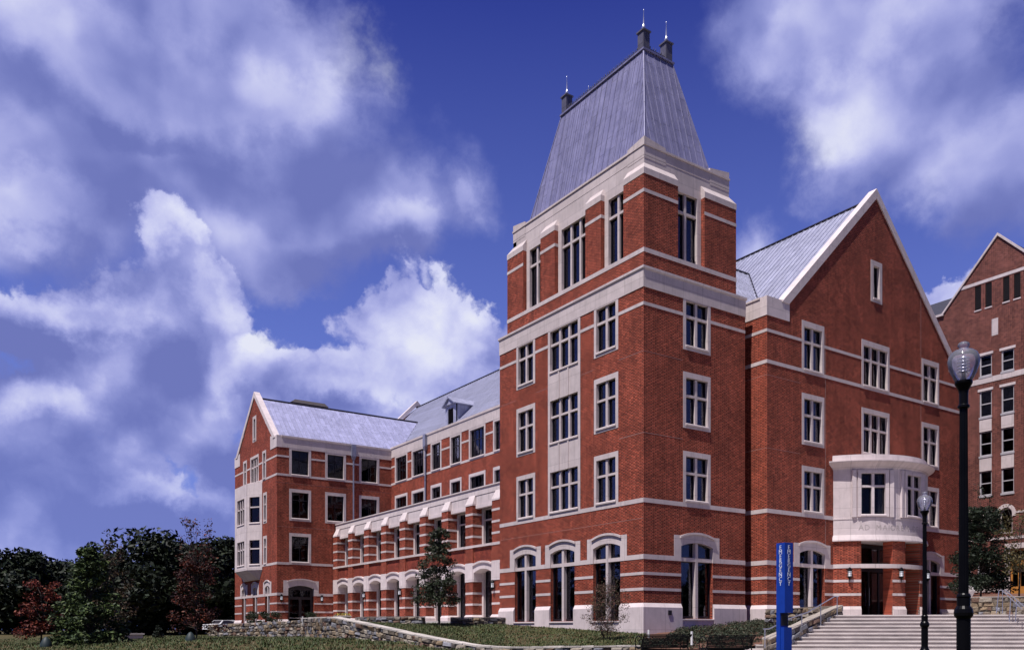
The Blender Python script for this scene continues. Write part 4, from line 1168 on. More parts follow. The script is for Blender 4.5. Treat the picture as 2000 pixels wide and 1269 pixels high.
bowuv = lambda c: (math.atan2(c.x - XC, BY - c.y) * BR, c.z)
OA = [(-42, -20), (-9, 9), (20, 42)]
bw = MB(); bw.uvf = bowuv
arcwall(bw, [(a, b, -2, 5.3) for a, b in OA], -BA, BA, -2, 5.3, BR, BR - .85)
bwo = part('entrance_bow', bw, brick, B)
bs_ = MB(); bs_.uvf = bowuv
arcwall(bs_, [(a, b, -2, 1.4) for a, b in OA], -BA, BA, -2, 1.2, BR + .11, BR - .1)
arcwall(bs_, [(a, b, 2, 3.2) for a, b in OA], -BA, BA, 2.84, 2.99, BR + .018, BR - .1); arcwall(bs_, [(a, b, 2, 2.5) for a, b in OA], -BA, BA, 2.03, 2.18, BR + .018, BR - .1)
arcwall(bs_, [], -BA, BA, 3.68, 3.92, BR + .03, BR - .35)
for (a, b) in ((-BA, -42), (-20, -9), (9, 20), (42, BA)): arcsweep(bs_, [(BR + .11, 1.19), (BR + .002, 1.4), (BR - .05, 1.4), (BR - .05, 1.19)], a, b)
part('stone_course', bs_, stone, bwo)
# stone oriel
orl = MB(); orl.uvf = bowuv
WZ = (6.85, 9.33)
arcwall(orl, [(a, b, WZ[0], WZ[1]) for a, b in [(-42.5, -25.5), (-8.5, 8.5), (25.5, 42.5)]], -BA, BA, 5.6, 9.6, BR + .02, BR - .4, 2.5)
arcsweep(orl, [(BR - .5, 5.29), (BR + .13, 5.29), (BR + .13, 5.36), (BR + .02, 5.66), (BR - .3, 5.66)], -BA - .5, BA + .5)
arcsweep(orl, [(BR - .3, 9.55), (BR + .03, 9.55), (BR + .05, 9.62), (BR + .26, 9.8), (BR + .46, 9.93), (BR + .50, 9.98), (BR + .50, 10.03), (BR + .08, 10.08), (BR + .06, 10.43), (BR - .35, 10.43), (BR - .35, 9.6)], -BA - 2, BA + 2)
arcsweep(orl, [(BR - .02, 6.58), (BR + .045, 6.58), (BR + .045, 6.66), (BR - .02, 6.68)], -BA, BA)
orlo = part('oriel', orl, stone_w, B)
tp = MB(); k = 24; tp.add([(*bp(BR - .1, -BA + 2 * BA * i / k), 10.2) for i in range(k + 1)], [tuple(range(k + 1))]); tp.add([(*bp(BR - .3, -BA + 2 * BA * i / k), 5.32) for i in range(k + 1)], [tuple(range(k + 1))])
tp.build('oriel_deck', stone_w, orlo)
for ca in (-34, 0, 34):
    x, y = bp(BR, ca); a = math.radians(ca)
    pl_ = PL(x, y, math.cos(a), math.sin(a), math.sin(a), -math.cos(a))
    window(B, pl_, (-.93, 6.72, .93, 9.5), [(-.72, 6.88, .72, 9.3, 0)], 2, (8.47, 8.6), mull=.16, curtain=[0, 0, 1], depth=.03, mat_s=stone_w)
    # raised architrave shoulders beside each window
    am = MB()
    for s in (-1, 1): pbox(am, pl_, s * 1.12 - .12, 6.7, s * 1.12 + .12, 9.5, -.12, .02)
    split('pilaster', am, stone_w, orlo)
# porch screen: dark glazed doors behind the openings
ps_ = MB(); psP = PL(0, YW - .06, 1, 0, 0, -1)
plate(ps_, psP, rect(14.6, .7, 23.1, 5.25), [rect(14.85 + i * 1.04, .95 if True else 0, 14.85 + i * 1.04 + .92, 3.6) for i in range(8)] + [rect(14.85 + i * 2.08, 3.85, 14.85 + i * 2.08 + 1.96, 5.05) for i in range(4)], 0.0, .08)
pso = part('entrance_door', ps_, darkf, B)
pg_ = MB(); pbox(pg_, psP, 14.8, .9, 23.0, 5.1, .03, .04); part('pane', pg_, glass, pso)
ph = MB()
for i in range(4): ph.tube([(15.75 + i * 2.08, YW - .22, 1.5), (15.75 + i * 2.08, YW - .22, 2.6)], .02, 6)
part('handle', ph, chrome, pso)
walls_hole_note = None


def text_mesh(mb, s, pl, u, z, size, n=0.0, depth=.01, spacing=1.0, align='CENTER'):
    cu = bpy.data.curves.new('lettering', 'FONT'); cu.body = s; cu.size = size; cu.extrude = depth; cu.align_x = align; cu.resolution_u = 2; cu.space_character = spacing
    o = bpy.data.objects.new('lettering', cu); COL.objects.link(o)
    dg_ = bpy.context.evaluated_depsgraph_get(); me = o.evaluated_get(dg_).to_mesh()
    vs = [pl.p(u + v.co.x, z + v.co.y, n + v.co.z) for v in me.vertices]; fs = [tuple(p.vertices) for p in me.polygons]
    mb.add(vs, fs); o.evaluated_get(dg_).to_mesh_clear(); bpy.data.objects.remove(o); bpy.data.curves.remove(cu)


ins = MB(); s_ = 'AD MAIOREM DEI GLORIAM'; a = -44.0
LW = {'M': 5.0, 'I': 2.0, ' ': 3.4}
for ch in s_:
    a += LW.get(ch, 3.9) / 2
    if ch != ' ':
        x, y = bp(BR + .02, a); r_ = math.radians(a)
        text_mesh(ins, ch, PL(x, y, math.cos(r_), math.sin(r_), math.sin(r_), -math.cos(r_)), 0, 5.93, .46, 0.002, .004)
    a += LW.get(ch, 3.9) / 2
part('inscription', ins, simple('carved_letter', (0.42, 0.37, 0.36), .9), orlo)
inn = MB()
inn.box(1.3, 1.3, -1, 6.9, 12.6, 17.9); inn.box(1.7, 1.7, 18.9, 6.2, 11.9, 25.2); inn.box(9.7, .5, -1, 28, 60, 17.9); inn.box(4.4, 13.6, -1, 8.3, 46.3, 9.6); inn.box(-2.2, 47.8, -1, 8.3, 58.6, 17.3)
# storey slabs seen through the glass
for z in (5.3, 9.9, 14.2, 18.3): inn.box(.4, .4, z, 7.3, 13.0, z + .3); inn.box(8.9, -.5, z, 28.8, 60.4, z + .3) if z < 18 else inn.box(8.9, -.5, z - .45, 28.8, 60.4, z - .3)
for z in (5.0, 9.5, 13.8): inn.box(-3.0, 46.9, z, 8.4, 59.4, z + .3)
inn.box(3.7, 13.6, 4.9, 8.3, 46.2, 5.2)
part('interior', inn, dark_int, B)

split('wall', walls, brick, B); split('string_course', bands, stone, B); split('plinth', bases, stone_w, B); split('cornice', corn, stone, B); split('expansion_joint', jt, simple('joint_sealant', (0.34, 0.22, 0.20), .8), B)


def lantern(x, y, z, nx, ny, parent=None):
    """half-cage wall lantern: back plate, arm, tail and lit cylinder"""
    cx_, cy_ = x + nx * .17, y + ny * .17
    mb = MB()
    mb.lathe([(.02, z + .52), (.08, z + .47), (.13, z + .38), (.15, z + .34), (.15, z + .30), (.105, z + .29)], cx_, cy_, 12)
    mb.lathe([(.105, z - .02), (.13, z - .03), (.13, z - .07), (.07, z - .14), (.03, z - .2), (.01, z - .38)], cx_, cy_, 12)
    for zz in (z + .08, z + .19): mb.lathe([(.118, zz), (.118, zz + .018)], cx_, cy_, 12, cap=False)
    for k in range(6): a = PI / 3 * k; mb.tube([(cx_ + .117 * math.cos(a), cy_ + .117 * math.sin(a), z - .03), (cx_ + .117 * math.cos(a), cy_ + .117 * math.sin(a), z + .3)], .009, 4)
    mb.tube([(x, y, z - .1), (cx_, cy_, z - .08)], .02, 6); mb.tube([(x, y, z + .4), (cx_, cy_, z + .42)], .02, 6)
    mb.box(x - .06 - abs(nx) * 0 + min(0, nx * .03), y - .06, z - .2, x + .06, y + .06, z + .45) if False else None
    o = part('wall_lantern', mb, blackm, parent or B)
    g_ = MB(); g_.lathe([(.1, z - .01), (.1, z + .285)], cx_, cy_, 12); part('lamp_glass', g_, lampglass, o, False)


for kq in (2, 4, 6, 8):
    lantern(GX - .02, 46.36 - SPC * kq - .35, 3.25 + DG, -1, 0)
lantern(-3.05, FY0, 3.25 + DF, 0, -1); lantern(.95, FY0, 3.25 + DF, 0, -1)
for a in (-49.5, -14.5, 21): x, y = bp(BR, a); r_ = math.radians(a); lantern(x, y, 3.2, math.sin(r_), -math.cos(r_))
# ================================================================== BUILDING BEHIND ON THE RIGHT
R2 = thing('brick_residence', (38, 1, 0), 'brown brick block with steep gable and sash windows, standing behind the entrance wing', 'building')
RP = PL(38, 0, 0, 1, -1, 0)
w2 = MB(); hs = []
def sash(c, z0, z1, wd=.94, arch=0, lint=True):
    mb = MB(); a, b = c - wd / 2, c + wd / 2
    plate(mb, RP, rect(a, z0, b, z1), [rect(a + .07, z0 + .1, b - .1, z1 - .06)], -.2, -.06)
    pbox(mb, RP, a + .07, (z0 + z1) / 2 - .03, b - .1, (z0 + z1) / 2 + .05, -.15, -.08)
    pbox(mb, RP, a - .04, z0 - .13, b + .04, z0 + .02, -.1, .05)
    o = part('window', mb, sashp, R2)
    g = MB(); pbox(g, RP, a + .05, z0 + .08, b - .08, z1 - .04, -.165, -.155); part('pane', g, glass, o)
    if lint:
        l_ = MB(); pbox(l_, RP, a - .12, z1 + .002, b + .12, z1 + .2, -.1, .03); part('lintel', l_, stone, R2)
    hs.append(rect(a, z0, b, z1))
COLS = [1.98, .32, -1.6, -3.3, 3.9, 5.6, 7.6, 9.3]
for c in COLS:
    for i, (z0, z1) in enumerate(((19.85, 21.5), (16.65, 18.7), (13.6, 15.5), (10.5, 12.4))): sash(c, z0, z1, lint=i < 2)
    sp = MB(); pbox(sp, RP, c - .47, 15.52, c + .47, 16.5, -.12, .015); pbox(sp, RP, c - .47, 12.42, c + .47, 13.45, -.12, .015); split('spandrel_panel', sp, stone, R2)
for c in (.43, -2.6, 3.5, 6.5):
    wh = arc_pts(c, .46, 8.95, .44, 10)
    mb = MB(); hole = [(c - .46, 7.4), (c + .46, 7.4)] + list(reversed(wh)); hs.append(hole)
    ou = arc_pts(c, .72, 9.0, .66, 12)
    plate(mb, RP, [(c - .72, 8.7), (c - .46, 8.7)] + wh + [(c + .46, 8.7), (c + .72, 8.7)] + list(reversed(ou)), [], -.1, .05)
    plate(mb, RP, [(a, b) for a, b in hole], [[(c - .38, 7.5), (c + .38, 7.5)] + list(reversed(arc_pts(c, .38, 8.9, .38, 8)))], -.18, -.1)
    o = part('window', mb, stone, R2); g = MB(); plate(g, RP, hole, [], -.16, -.15); part('pane', g, glass, o)
for c, wd in ((2.1, 1.0), (3.6, 1.0), (5.6, 1.0)): sash(c, 3.45, 5.4, wd, lint=False)
lvr = MB()
for c in (2.57, 1.75, .42, -.38):
    hs.append(rect(c - .24, 25.2, c + .24, 27.1))
    m_ = MB()
    for i in range(13): z = 25.24 + i * .145; m_.add([RP.p(c - .24, z, -.02), RP.p(c + .24, z, -.02), RP.p(c + .24, z + .13, -.12), RP.p(c - .24, z + .13, -.12)], [(0, 1, 2, 3)])
    plate(m_, RP, rect(c - .24, 25.2, c + .24, 27.1), [], -.2, -.18); m_.build('louvre', darkf, R2, recalc=False)
    s_ = MB(); pbox(s_, RP, c - .28, 25.1, c + .28, 25.2, -.1, .04); part('sill', s_, stone, R2)
hs.append(rect(-1.15, 2.0, .12, 6.2))
GPk, GZ, GE = 1.04, 30.55, 25.7
plate(w2, RP, [(-14, -1), (14, -1), (14, GE), (GPk + 4.3, GE), (GPk, GZ), (GPk - 4.6, GE), (-14, GE)], hs, -.4, 0)
w2.box(38.4, -14, -1, 60, -13.6, GE); w2.box(38.4, 13.6, -1, 60, 14, GE)
split('wall', w2, brick2, R2)
b2 = MB()
for z0, z1, rng in ((27.18, 27.42, (GPk - 2.9, GPk + 2.9)), (19.3, 19.72, (-13.9, 13.9)), (8.9, 9.05, None), (6.95, 7.15, (-13.9, 13.9)), (2.95, 3.3, (.25, 13.9))):
    if rng: pbox(b2, RP, rng[0], z0, rng[1], z1, -.1, .03)
    else:
        for a_, b_ in cut(-13.9, 13.9, [(c - .73, c + .73) for c in (.43, -2.6, 3.5, 6.5)]): pbox(b2, RP, a_, z0, b_, z1, -.1, .03)
pbox(b2, RP, 1.02, 22.85, 1.5, 24.15, -.1, .02); pbox(b2, RP, .13, 2.2, .5, 6.6, -.1, .06); pbox(b2, RP, -1.5, 6.2, .12, 6.6, -.1, .05)
split('stone_trim', b2, stone, R2)
vg = MB()
for s in (1, -1):
    he = 4.3 if s > 0 else 4.6
    plate(vg, RP, [(GPk, GZ + .16), (GPk + s * (he + .1), GE + .1), (GPk + s * (he + .1), GE - .1), (GPk, GZ - .06)][::s], [], -.3, .1)
split('gable_coping', vg, stone, R2)
r2 = MB()
roof_plane(r2, None, [(38.1, 5.2, GE), (38.1, 14.2, GE), (40, 14.2, 27.6), (40, 5.2, 27.6)][::-1], .5, .12)
roof_plane(r2, None, [(38.1, -14.2, GE), (38.1, -3.4, GE), (40, -3.4, 27.6), (40, -14.2, 27.6)][::-1], .5, .12)
roof_plane(r2, None, [(38.2, GPk + 4.3, GE), (46, GPk + 4.3, GE), (46, GPk, GZ), (38.2, GPk, GZ)], .5, .12); roof_plane(r2, None, [(46, GPk - 4.6, GE), (38.2, GPk - 4.6, GE), (38.2, GPk, GZ), (46, GPk, GZ)], .5, .12)
part('roof', r2, slate, R2)
gt = MB(); pbox(gt, RP, 5.3, GE - .12, 14, GE + .06, .01, .16); part('gutter', gt, stone, R2)
i2 = MB(); i2.box(39.3, -13, -1, 58, 13, 25); part('interior', i2, dark_int, R2)
d2 = MB(); plate(d2, RP, rect(-1.15, 2.0, .12, 6.2), [rect(-.98, 3.3, -.58, 4.9), rect(-.4, 3.3, 0, 4.9), rect(-.98, 5.3, 0, 6.0)], -.2, -.1); do = part('door', d2, wood, R2)
d3 = MB(); pbox(d3, RP, -1.1, 2.1, .1, 6.1, -.17, -.16); part('pane', d3, glass, do)
lantern(38 - .02, .95, 4.3, -1, 0, R2)

# ================================================================== GROUND
def P3(px, d, z): t_ = (px - CXP) / FPX; return Vector((CAM[0] + d * (FW[0] + t_ * RT[0]), CAM[1] + d * (FW[1] + t_ * RT[1]), z))


ctrl = [P3(*c) for c in [(1000, 1, -1.6), (1000, 12, -1.5), (1800, 12, -1.4), (0, 12, -1.55), (1000, 22, -1.4), (1300, 31, -1.2), (1000, 31, -1.25), (700, 31, -1.3), (200, 31, -1.35), (-300, 31, -1.4), (1550, 28, -1.15), (1800, 25, -1.1), (2200, 25, -1.1),
        (412, 59, -.50), (480, 56.5, -.50), (600, 49.5, -.46), (660, 44.5, -.50), (756, 41, -.62), (868, 37.8, -.86), (980, 35.5, -1.05), (1243, 34.8, -1.12), (1400, 33, -1.15), (250, 60, -.95), (50, 60, -1.1), (-300, 60, -1.1), (250, 90, -.72),
        (50, 90, -.72), (400, 80, -.55), (0, 130, -.6), (400, 130, -.3), (250, 130, -.5), (1100, 44, -1.6), (700, 58, -1.2), (520, 75, -.5), (1500, 45, -1.7), (1700, 50, -1.7), (2300, 45, -1.7), (560, 100, -.5), (1400, 90, -1.7), (2400, 90, -1.7), (-200, 250, 0), (600, 250, 0), (1600, 250, -1), (2400, 200, -1)]]


def gz(x, y):
    n = d = 0
    for c in ctrl:
        r = (c.x - x) ** 2 + (c.y - y) ** 2; q_ = 1 / (r * r + 1e-3); n += q_ * c.z; d += q_
    return n / d


gm = MB(); NG = 90
xs = [-95 + 190 * i / NG for i in range(NG + 1)]; ys = [-70 + 230 * i / NG for i in range(NG + 1)]
gm.v = [Vector((x, y, gz(x, y))) for y in ys for x in xs]
gm.f = [(j * (NG + 1) + i, j * (NG + 1) + i + 1, (j + 1) * (NG + 1) + i + 1, (j + 1) * (NG + 1) + i) for j in range(NG) for i in range(NG)]
# skirt to the horizon
o_ = len(gm.v); far = [(-2000, -2000), (2000, -2000), (2000, 2000), (-2000, 2000)]; cn = [0, NG, (NG + 1) * (NG + 1) - 1, (NG + 1) * NG]
gm.v += [Vector((a, b, -.8)) for a, b in far]
ring = [list(range(0, NG + 1)), [NG + k * (NG + 1) for k in range(NG + 1)], list(range((NG + 1) * (NG + 1) - 1, (NG + 1) * NG - 1, -1)), [k * (NG + 1) for k in range(NG, -1, -1)]]
for s in range(4):
    e_ = ring[s]
    for i in range(len(e_) - 1): gm.f.append((e_[i + 1], e_[i], o_ + s))
    gm.f.append((e_[-1], o_ + s, o_ + (s + 1) % 4))
tag(gm.build('ground', lawn), kind='structure')


def interp(path, t):
    n = len(path) - 1; k = min(n - 1, int(t * n)); f = t * n - k
    return path[k].lerp(path[k + 1], f)


def strip(name, A_, B_, material, na=60, nb=10, amp=.03, sag=0.0):
    m_ = MB(); r = random.Random(3)
    for j in range(nb + 1):
        for i in range(na + 1):
            p = interp(A_, i / na).lerp(interp(B_, i / na), j / nb)
            p.z += amp * (r.random() - .5) * (0 < j < nb) - sag * math.sin(PI * j / nb)
            m_.v.append(p)
    m_.f = [(j * (na + 1) + i, j * (na + 1) + i + 1, (j + 1) * (na + 1) + i + 1, (j + 1) * (na + 1) + i) for j in range(nb) for i in range(na)]
    return tag(m_.build(name, material), kind='structure')


WT = [P3(*c) for c in [(412, 61.5, .38), (480, 59, .42), (600, 52, .60), (660, 46.5, .62), (708, 44.5, .32), (756, 42.8, .05), (804, 41, -.24), (868, 39, -.52), (932, 37.8, -.76), (980, 37, -.82), (1100, 36.3, -.78), (1250, 36, -.74)]]
FT = [P3(*c) for c in [(440, 92, .45), (500, 88, .5), (600, 84, .6), (680, 72, .62), (715, 60, .55), (756, 56, .5), (830, 53.5, .40), (878, 53.5, .38), (950, 54, .34), (990, 54, .32), (1130, 48.8, .06), (1262, 43.9, -.20)]]
strip('lawn', WT, FT, lawn, 90, 14, .05)
BF = [P3(*c) for c in [(1250, 36, -.76), (1300, 36, -.80), (1360, 36, -.82), (1420, 35.8, -.80), (1480, 34.6, -.62), (1545, 35.6, -.10), (1600, 36.9, .35), (1632, 37.9, .62)]]
BK = [P3(*c) for c in [(1262, 44.2, -.22), (1330, 46, .02), (1395, 47.5, .22), (1460, 48.6, .42), (1500, 48.6, .55), (1540, 49.5, .62), (1600, 51.5, .70), (1640, 52, .75)]]
strip('planting_bed', BF, BK, mulch, 60, 12, .08)
mc = MB()
# steps
a9 = math.radians(8); E1 = Vector((RT[0] * math.cos(a9) - FW[0] * math.sin(a9), RT[1] * math.cos(a9) - FW[1] * math.sin(a9))); DN = Vector((-FW[0] * math.cos(a9) - RT[0] * math.sin(a9), -FW[1] * math.cos(a9) - RT[1] * math.sin(a9)))
S0 = P3(1632, 36.9, 0); S0 = Vector((S0.x, S0.y))
st = MB(); sr = MB(); RISE, TRD, NS = .155, .37, 12; Z0 = .64
for k in range(NS):
    z = Z0 - RISE * k
    fr_ = S0 + DN * (TRD * k); L0 = -.43 * k - .3; W_ = 16
    if k == 0: bk = 3.0
    else: bk = TRD + .1
    if k == NS - 1:
        a_ = fr_ + E1 * (L0 - 4) + DN * 9; b_ = fr_ + E1 * W_ + DN * 9
        c_ = fr_ + E1 * W_ - DN * bk; d_ = fr_ + E1 * (L0 - 4) - DN * bk
    else:
        a_ = fr_ + E1 * L0; b_ = fr_ + E1 * W_; c_ = b_ - DN * bk; d_ = a_ - DN * bk
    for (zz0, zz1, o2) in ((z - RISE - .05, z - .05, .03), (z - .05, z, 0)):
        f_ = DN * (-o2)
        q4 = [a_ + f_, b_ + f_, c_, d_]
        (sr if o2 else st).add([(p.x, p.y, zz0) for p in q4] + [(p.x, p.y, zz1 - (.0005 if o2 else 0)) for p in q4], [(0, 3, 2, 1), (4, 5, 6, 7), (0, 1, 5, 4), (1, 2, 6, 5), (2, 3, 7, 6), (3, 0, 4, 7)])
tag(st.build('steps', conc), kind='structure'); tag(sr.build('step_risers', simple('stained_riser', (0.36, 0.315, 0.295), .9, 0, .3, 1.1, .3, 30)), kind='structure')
# terrace in front of the entrance
pz = MB()
tp_ = [S0 - DN * .35 + E1 * (-.3), S0 - DN * .35 + E1 * 20]
pz.add([(tp_[0].x, tp_[0].y, Z0 - .004), (tp_[1].x, tp_[1].y, Z0 - .004), (37.9, -14, 1.2), (37.9, 12, 1.2), (30, -.5, .84), (18, -.5, .84), (13.5, -.5, .83), (10, -1.2, .74)], [(0, 1, 2, 3, 4, 5, 6, 7)])
tag(pz.build('terrace', conc), kind='structure')
pv = MB(); pv.box(-3.3, 13.5, .2, XA - .02, 46.4, .56) ; tag(pv.build('arcade_paving', conc), kind='structure')


# ---------------- rubble walls
STC = [(.22, .18, .14), (.30, .24, .17), (.20, .20, .22), (.34, .30, .25), (.16, .14, .13), (.27, .20, .13), (.25, .25, .28), (.38, .33, .27), (.19, .12, .09)]


def rubble_wall(name, label, top, hgt, thick=.45, course=.2, coping=None, seed=1, group='rubble stone walls', cop_col=(.50, .46, .42), bottoms=None):
    r = random.Random(seed); mb = MB(); cpb = MB()
    L = [0]
    for i in range(1, len(top)): L.append(L[-1] + (top[i].xy - top[i - 1].xy).length)
    def at(s):
        for i in range(1, len(top)):
            if s <= L[i] or i == len(top) - 1:
                f = (s - L[i - 1]) / max(1e-6, L[i] - L[i - 1]); p = top[i - 1].lerp(top[i], f)
                d = (top[i].xy - top[i - 1].xy).normalized(); h_ = hgt if bottoms is None else bottoms[i - 1] + (bottoms[i] - bottoms[i - 1]) * f
                return p, d, h_
    tot = L[-1]; nmax = max([hgt] + (bottoms or []))
    rows_ = int(nmax / course) + 1
    for j in range(rows_):
        s = r.uniform(-.3, 0)
        while s < tot:
            w_ = r.uniform(.18, .55) * (1.15 if j == 0 else 1); s1 = min(tot, s + w_); s0 = max(0, s)
            if s1 - s0 > .05:
                pa, da, ha = at(s0 + .008); pb_, db, hb = at(s1 - .008)
                zt_ = -.0 - j * course - (r.uniform(0, .04) if j else 0); zb_ = -(j + 1) * course - r.uniform(-.02, .05)
                if -zt_ < max(ha, hb):
                    na_ = Vector((da.y, -da.x)); nb_ = Vector((db.y, -db.x)); o1 = thick / 2 + r.uniform(-.03, .05)
                    vs = []
                    for (p, n_) in ((pa, na_), (pb_, nb_)):
                        for (zz) in (zb_ + .012, zt_ - .012):
                            for (oo) in (-thick / 2, o1):
                                q_ = p.xy + n_ * oo
                                vs.append((q_.x + r.uniform(-.04, .04), q_.y + r.uniform(-.04, .04), p.z + zz + r.uniform(-.035, .035) * (0 if j == 0 and zz == zt_ - .012 else 1)))
                    # chamfered front: inset face pushed out
                    fc_ = [Vector(vs[1]), Vector(vs[3]), Vector(vs[7]), Vector(vs[5])]; cen_ = sum(fc_, Vector()) / 4
                    n3 = Vector((na_.x, na_.y, 0)); ins_ = [cen_ + (v - cen_) * r.uniform(.66, .8) + n3 * r.uniform(.02, .06) for v in fc_]
                    c_ = r.choice(STC); k_ = r.uniform(.5, 1.12); c_ = tuple(x * k_ for x in c_)
                    mb.add(vs + ins_, [(0, 4, 6, 2), (0, 1, 5, 4), (2, 6, 7, 3), (0, 2, 3, 1), (4, 5, 7, 6), (1, 3, 9, 8), (3, 7, 10, 9), (7, 5, 11, 10), (5, 1, 8, 11), (8, 9, 10, 11)], c_)
            s += w_
    core_ = MB()
    for i in range(len(top) - 1):
        d = (top[i + 1].xy - top[i].xy).normalized(); n_ = Vector((d.y, -d.x)) * (thick / 2 - .02); vs = []
        for p, h_ in ((top[i], hgt if bottoms is None else bottoms[i]), (top[i + 1], hgt if bottoms is None else bottoms[i + 1])):
            for sg_ in (-1, 1):
                q_ = p.xy + n_ * sg_; vs += [(q_.x, q_.y, p.z - h_ - .3), (q_.x, q_.y, p.z - .03)]
        mb.add(vs, [(0, 1, 3, 2), (4, 6, 7, 5), (1, 5, 7, 3), (0, 2, 6, 4), (0, 4, 5, 1), (2, 3, 7, 6)], (.10, .085, .07))
    root = thing(name, top[0], label, 'stone wall', group)
    part('masonry', mb, rubble, root)
    if coping:
        s = 0
        while s < tot:
            s1 = min(tot, s + r.uniform(.5, 1.0)); pa, da, _ = at(s + .01); pb_, db, _ = at(s1 - .01); w_ = thick / 2 + .04 + r.uniform(-.02, .03)
            vs = []
            for p, d in ((pa, da), (pb_, db)):
                n_ = Vector((d.y, -d.x))
                for zz in (0, coping):
                    for sg_ in (-1, 1): q_ = p.xy + n_ * w_ * sg_; vs.append((q_.x, q_.y, p.z + zz + r.uniform(-.012, .012)))
            k_ = r.uniform(.85, 1.1)
            cpb.add(vs, [(0, 1, 3, 2), (4, 6, 7, 5), (2, 3, 7, 6), (0, 4, 5, 1), (0, 2, 6, 4), (1, 5, 7, 3)], tuple(x * k_ for x in cop_col)); s = s1
        part('coping', cpb, rubble, root)
    return root


w_a = [P3(*c) for c in [(412, 61.5, .38), (445, 60.5, .42), (520, 57, .50), (598, 52.5, .60)]]
rubble_wall('rubble_wall', 'grey rubble garden wall below the far wing, left of the sloping wall', w_a, 1.0, .5, .2, None, 2, bottoms=[.95, 1.0, 1.05, 1.15])
w_b = [P3(*c) for c in [(596, 51.6, .64), (625, 49, .66), (655, 46.6, .64), (708, 44.5, .33), (756, 42.8, .06), (804, 41, -.22), (868, 39, -.50), (932, 37.8, -.74), (980, 37, -.80), (1100, 36.3, -.76), (1250, 36, -.72)]]
rubble_wall('rubble_wall', 'long tan rubble wall with sloping pale coping in front of the lawn', w_b, .8, .5, .22, .07, 3, bottoms=[1.15, 1.2, 1.2, 1.1, .9, .75, .65, .6, .6, .6, .6])
w_c = [P3(*c) for c in [(700, 59, .80), (716, 55, .79), (770, 53, .78), (828, 52.3, .77)]]
rubble_wall('rubble_wall', 'low dark rubble wall before the arcade, left of the lawn tree', w_c, .5, .4, .17, .05, 4, cop_col=(.25, .22, .20))
w_d = [P3(*c) for c in [(880, 53.2, .74), (930, 53.5, .74), (985, 54.6, .73)]]
rubble_wall('rubble_wall', 'low rubble wall between the lawn tree and the tower corner', w_d, .5, .4, .17, .05, 5, cop_col=(.25, .22, .20))
w_e = [P3(*c) for c in [(1640, 37.6, 1.02), (1628, 37.3, .94), (1590, 36.1, .52), (1550, 34.9, .10), (1515, 33.9, -.22), (1497, 33.4, -.38)]][::-1]
rubble_wall('rubble_wall', 'sloping rubble cheek wall with pale coping beside the entrance steps', w_e, .7, .30, .2, .06, 6, cop_col=(.33, .29, .25))
w_f = [P3(*c) for c in [(1500, 44, 1.00), (1550, 42.5, 1.02), (1600, 40.5, 1.05), (1638, 39.5, 1.05)]]
rubble_wall('rubble_wall', 'short dark rubble wall behind the planting bed, left of the entrance', w_f, .6, .38, .2, .05, 8, cop_col=(.26, .21, .17))
w_g = [P3(*c) for c in [(1878, 47.5, 1.72), (1930, 46.5, 1.75), (2000, 45.4, 1.72), (2080, 44.5, 1.7)]]
rubble_wall('rubble_wall', 'tan and grey rubble wall at the top of the steps, far right', w_g, 1.05, .45, .24, .06, 9, cop_col=(.30, .27, .24))
pb2 = MB(); gp_ = [P3(*c) for c in [(1878, 47.9, 1.62), (2100, 44.9, 1.6)]]
pb2.add([gp_[0], gp_[1], (37.9, -14, 2.6), (37.9, 4, 2.8)], [(0, 1, 2, 3)]); tag(pb2.build('upper_bed', mulch), kind='structure')

# ================================================================== VEGETATION
def leaves(mb_v, mb_f, mb_c, c, rad, n, size, cols, r, shell=.55, squash=1.0):
    for _ in range(n):
        while True:
            v = Vector((r.uniform(-1, 1), r.uniform(-1, 1), r.uniform(-1, 1)))
            if .05 < v.length < 1: break
        v = v.normalized() * (v.length ** shell)
        p = Vector((c.x + v.x * rad[0], c.y + v.y * rad[1], c.z + v.z * rad[2]))
        a = Vector((r.gauss(0, 1), r.gauss(0, 1), r.gauss(0, .7))).normalized(); b = a.cross(Vector((r.gauss(0, 1), r.gauss(0, 1), r.gauss(0, 1)))).normalized()
        s = size * r.uniform(.6, 1.3); o = len(mb_v)
        mb_v += [p - a * s, p - b * s * .45, p + a * s, p + b * s * .45]
        mb_f.append((o, o + 1, o + 2, o + 3))
        cc = r.choice(cols); k = r.uniform(.7, 1.3); mb_c.append((cc[0] * k, cc[1] * k, cc[2] * k))


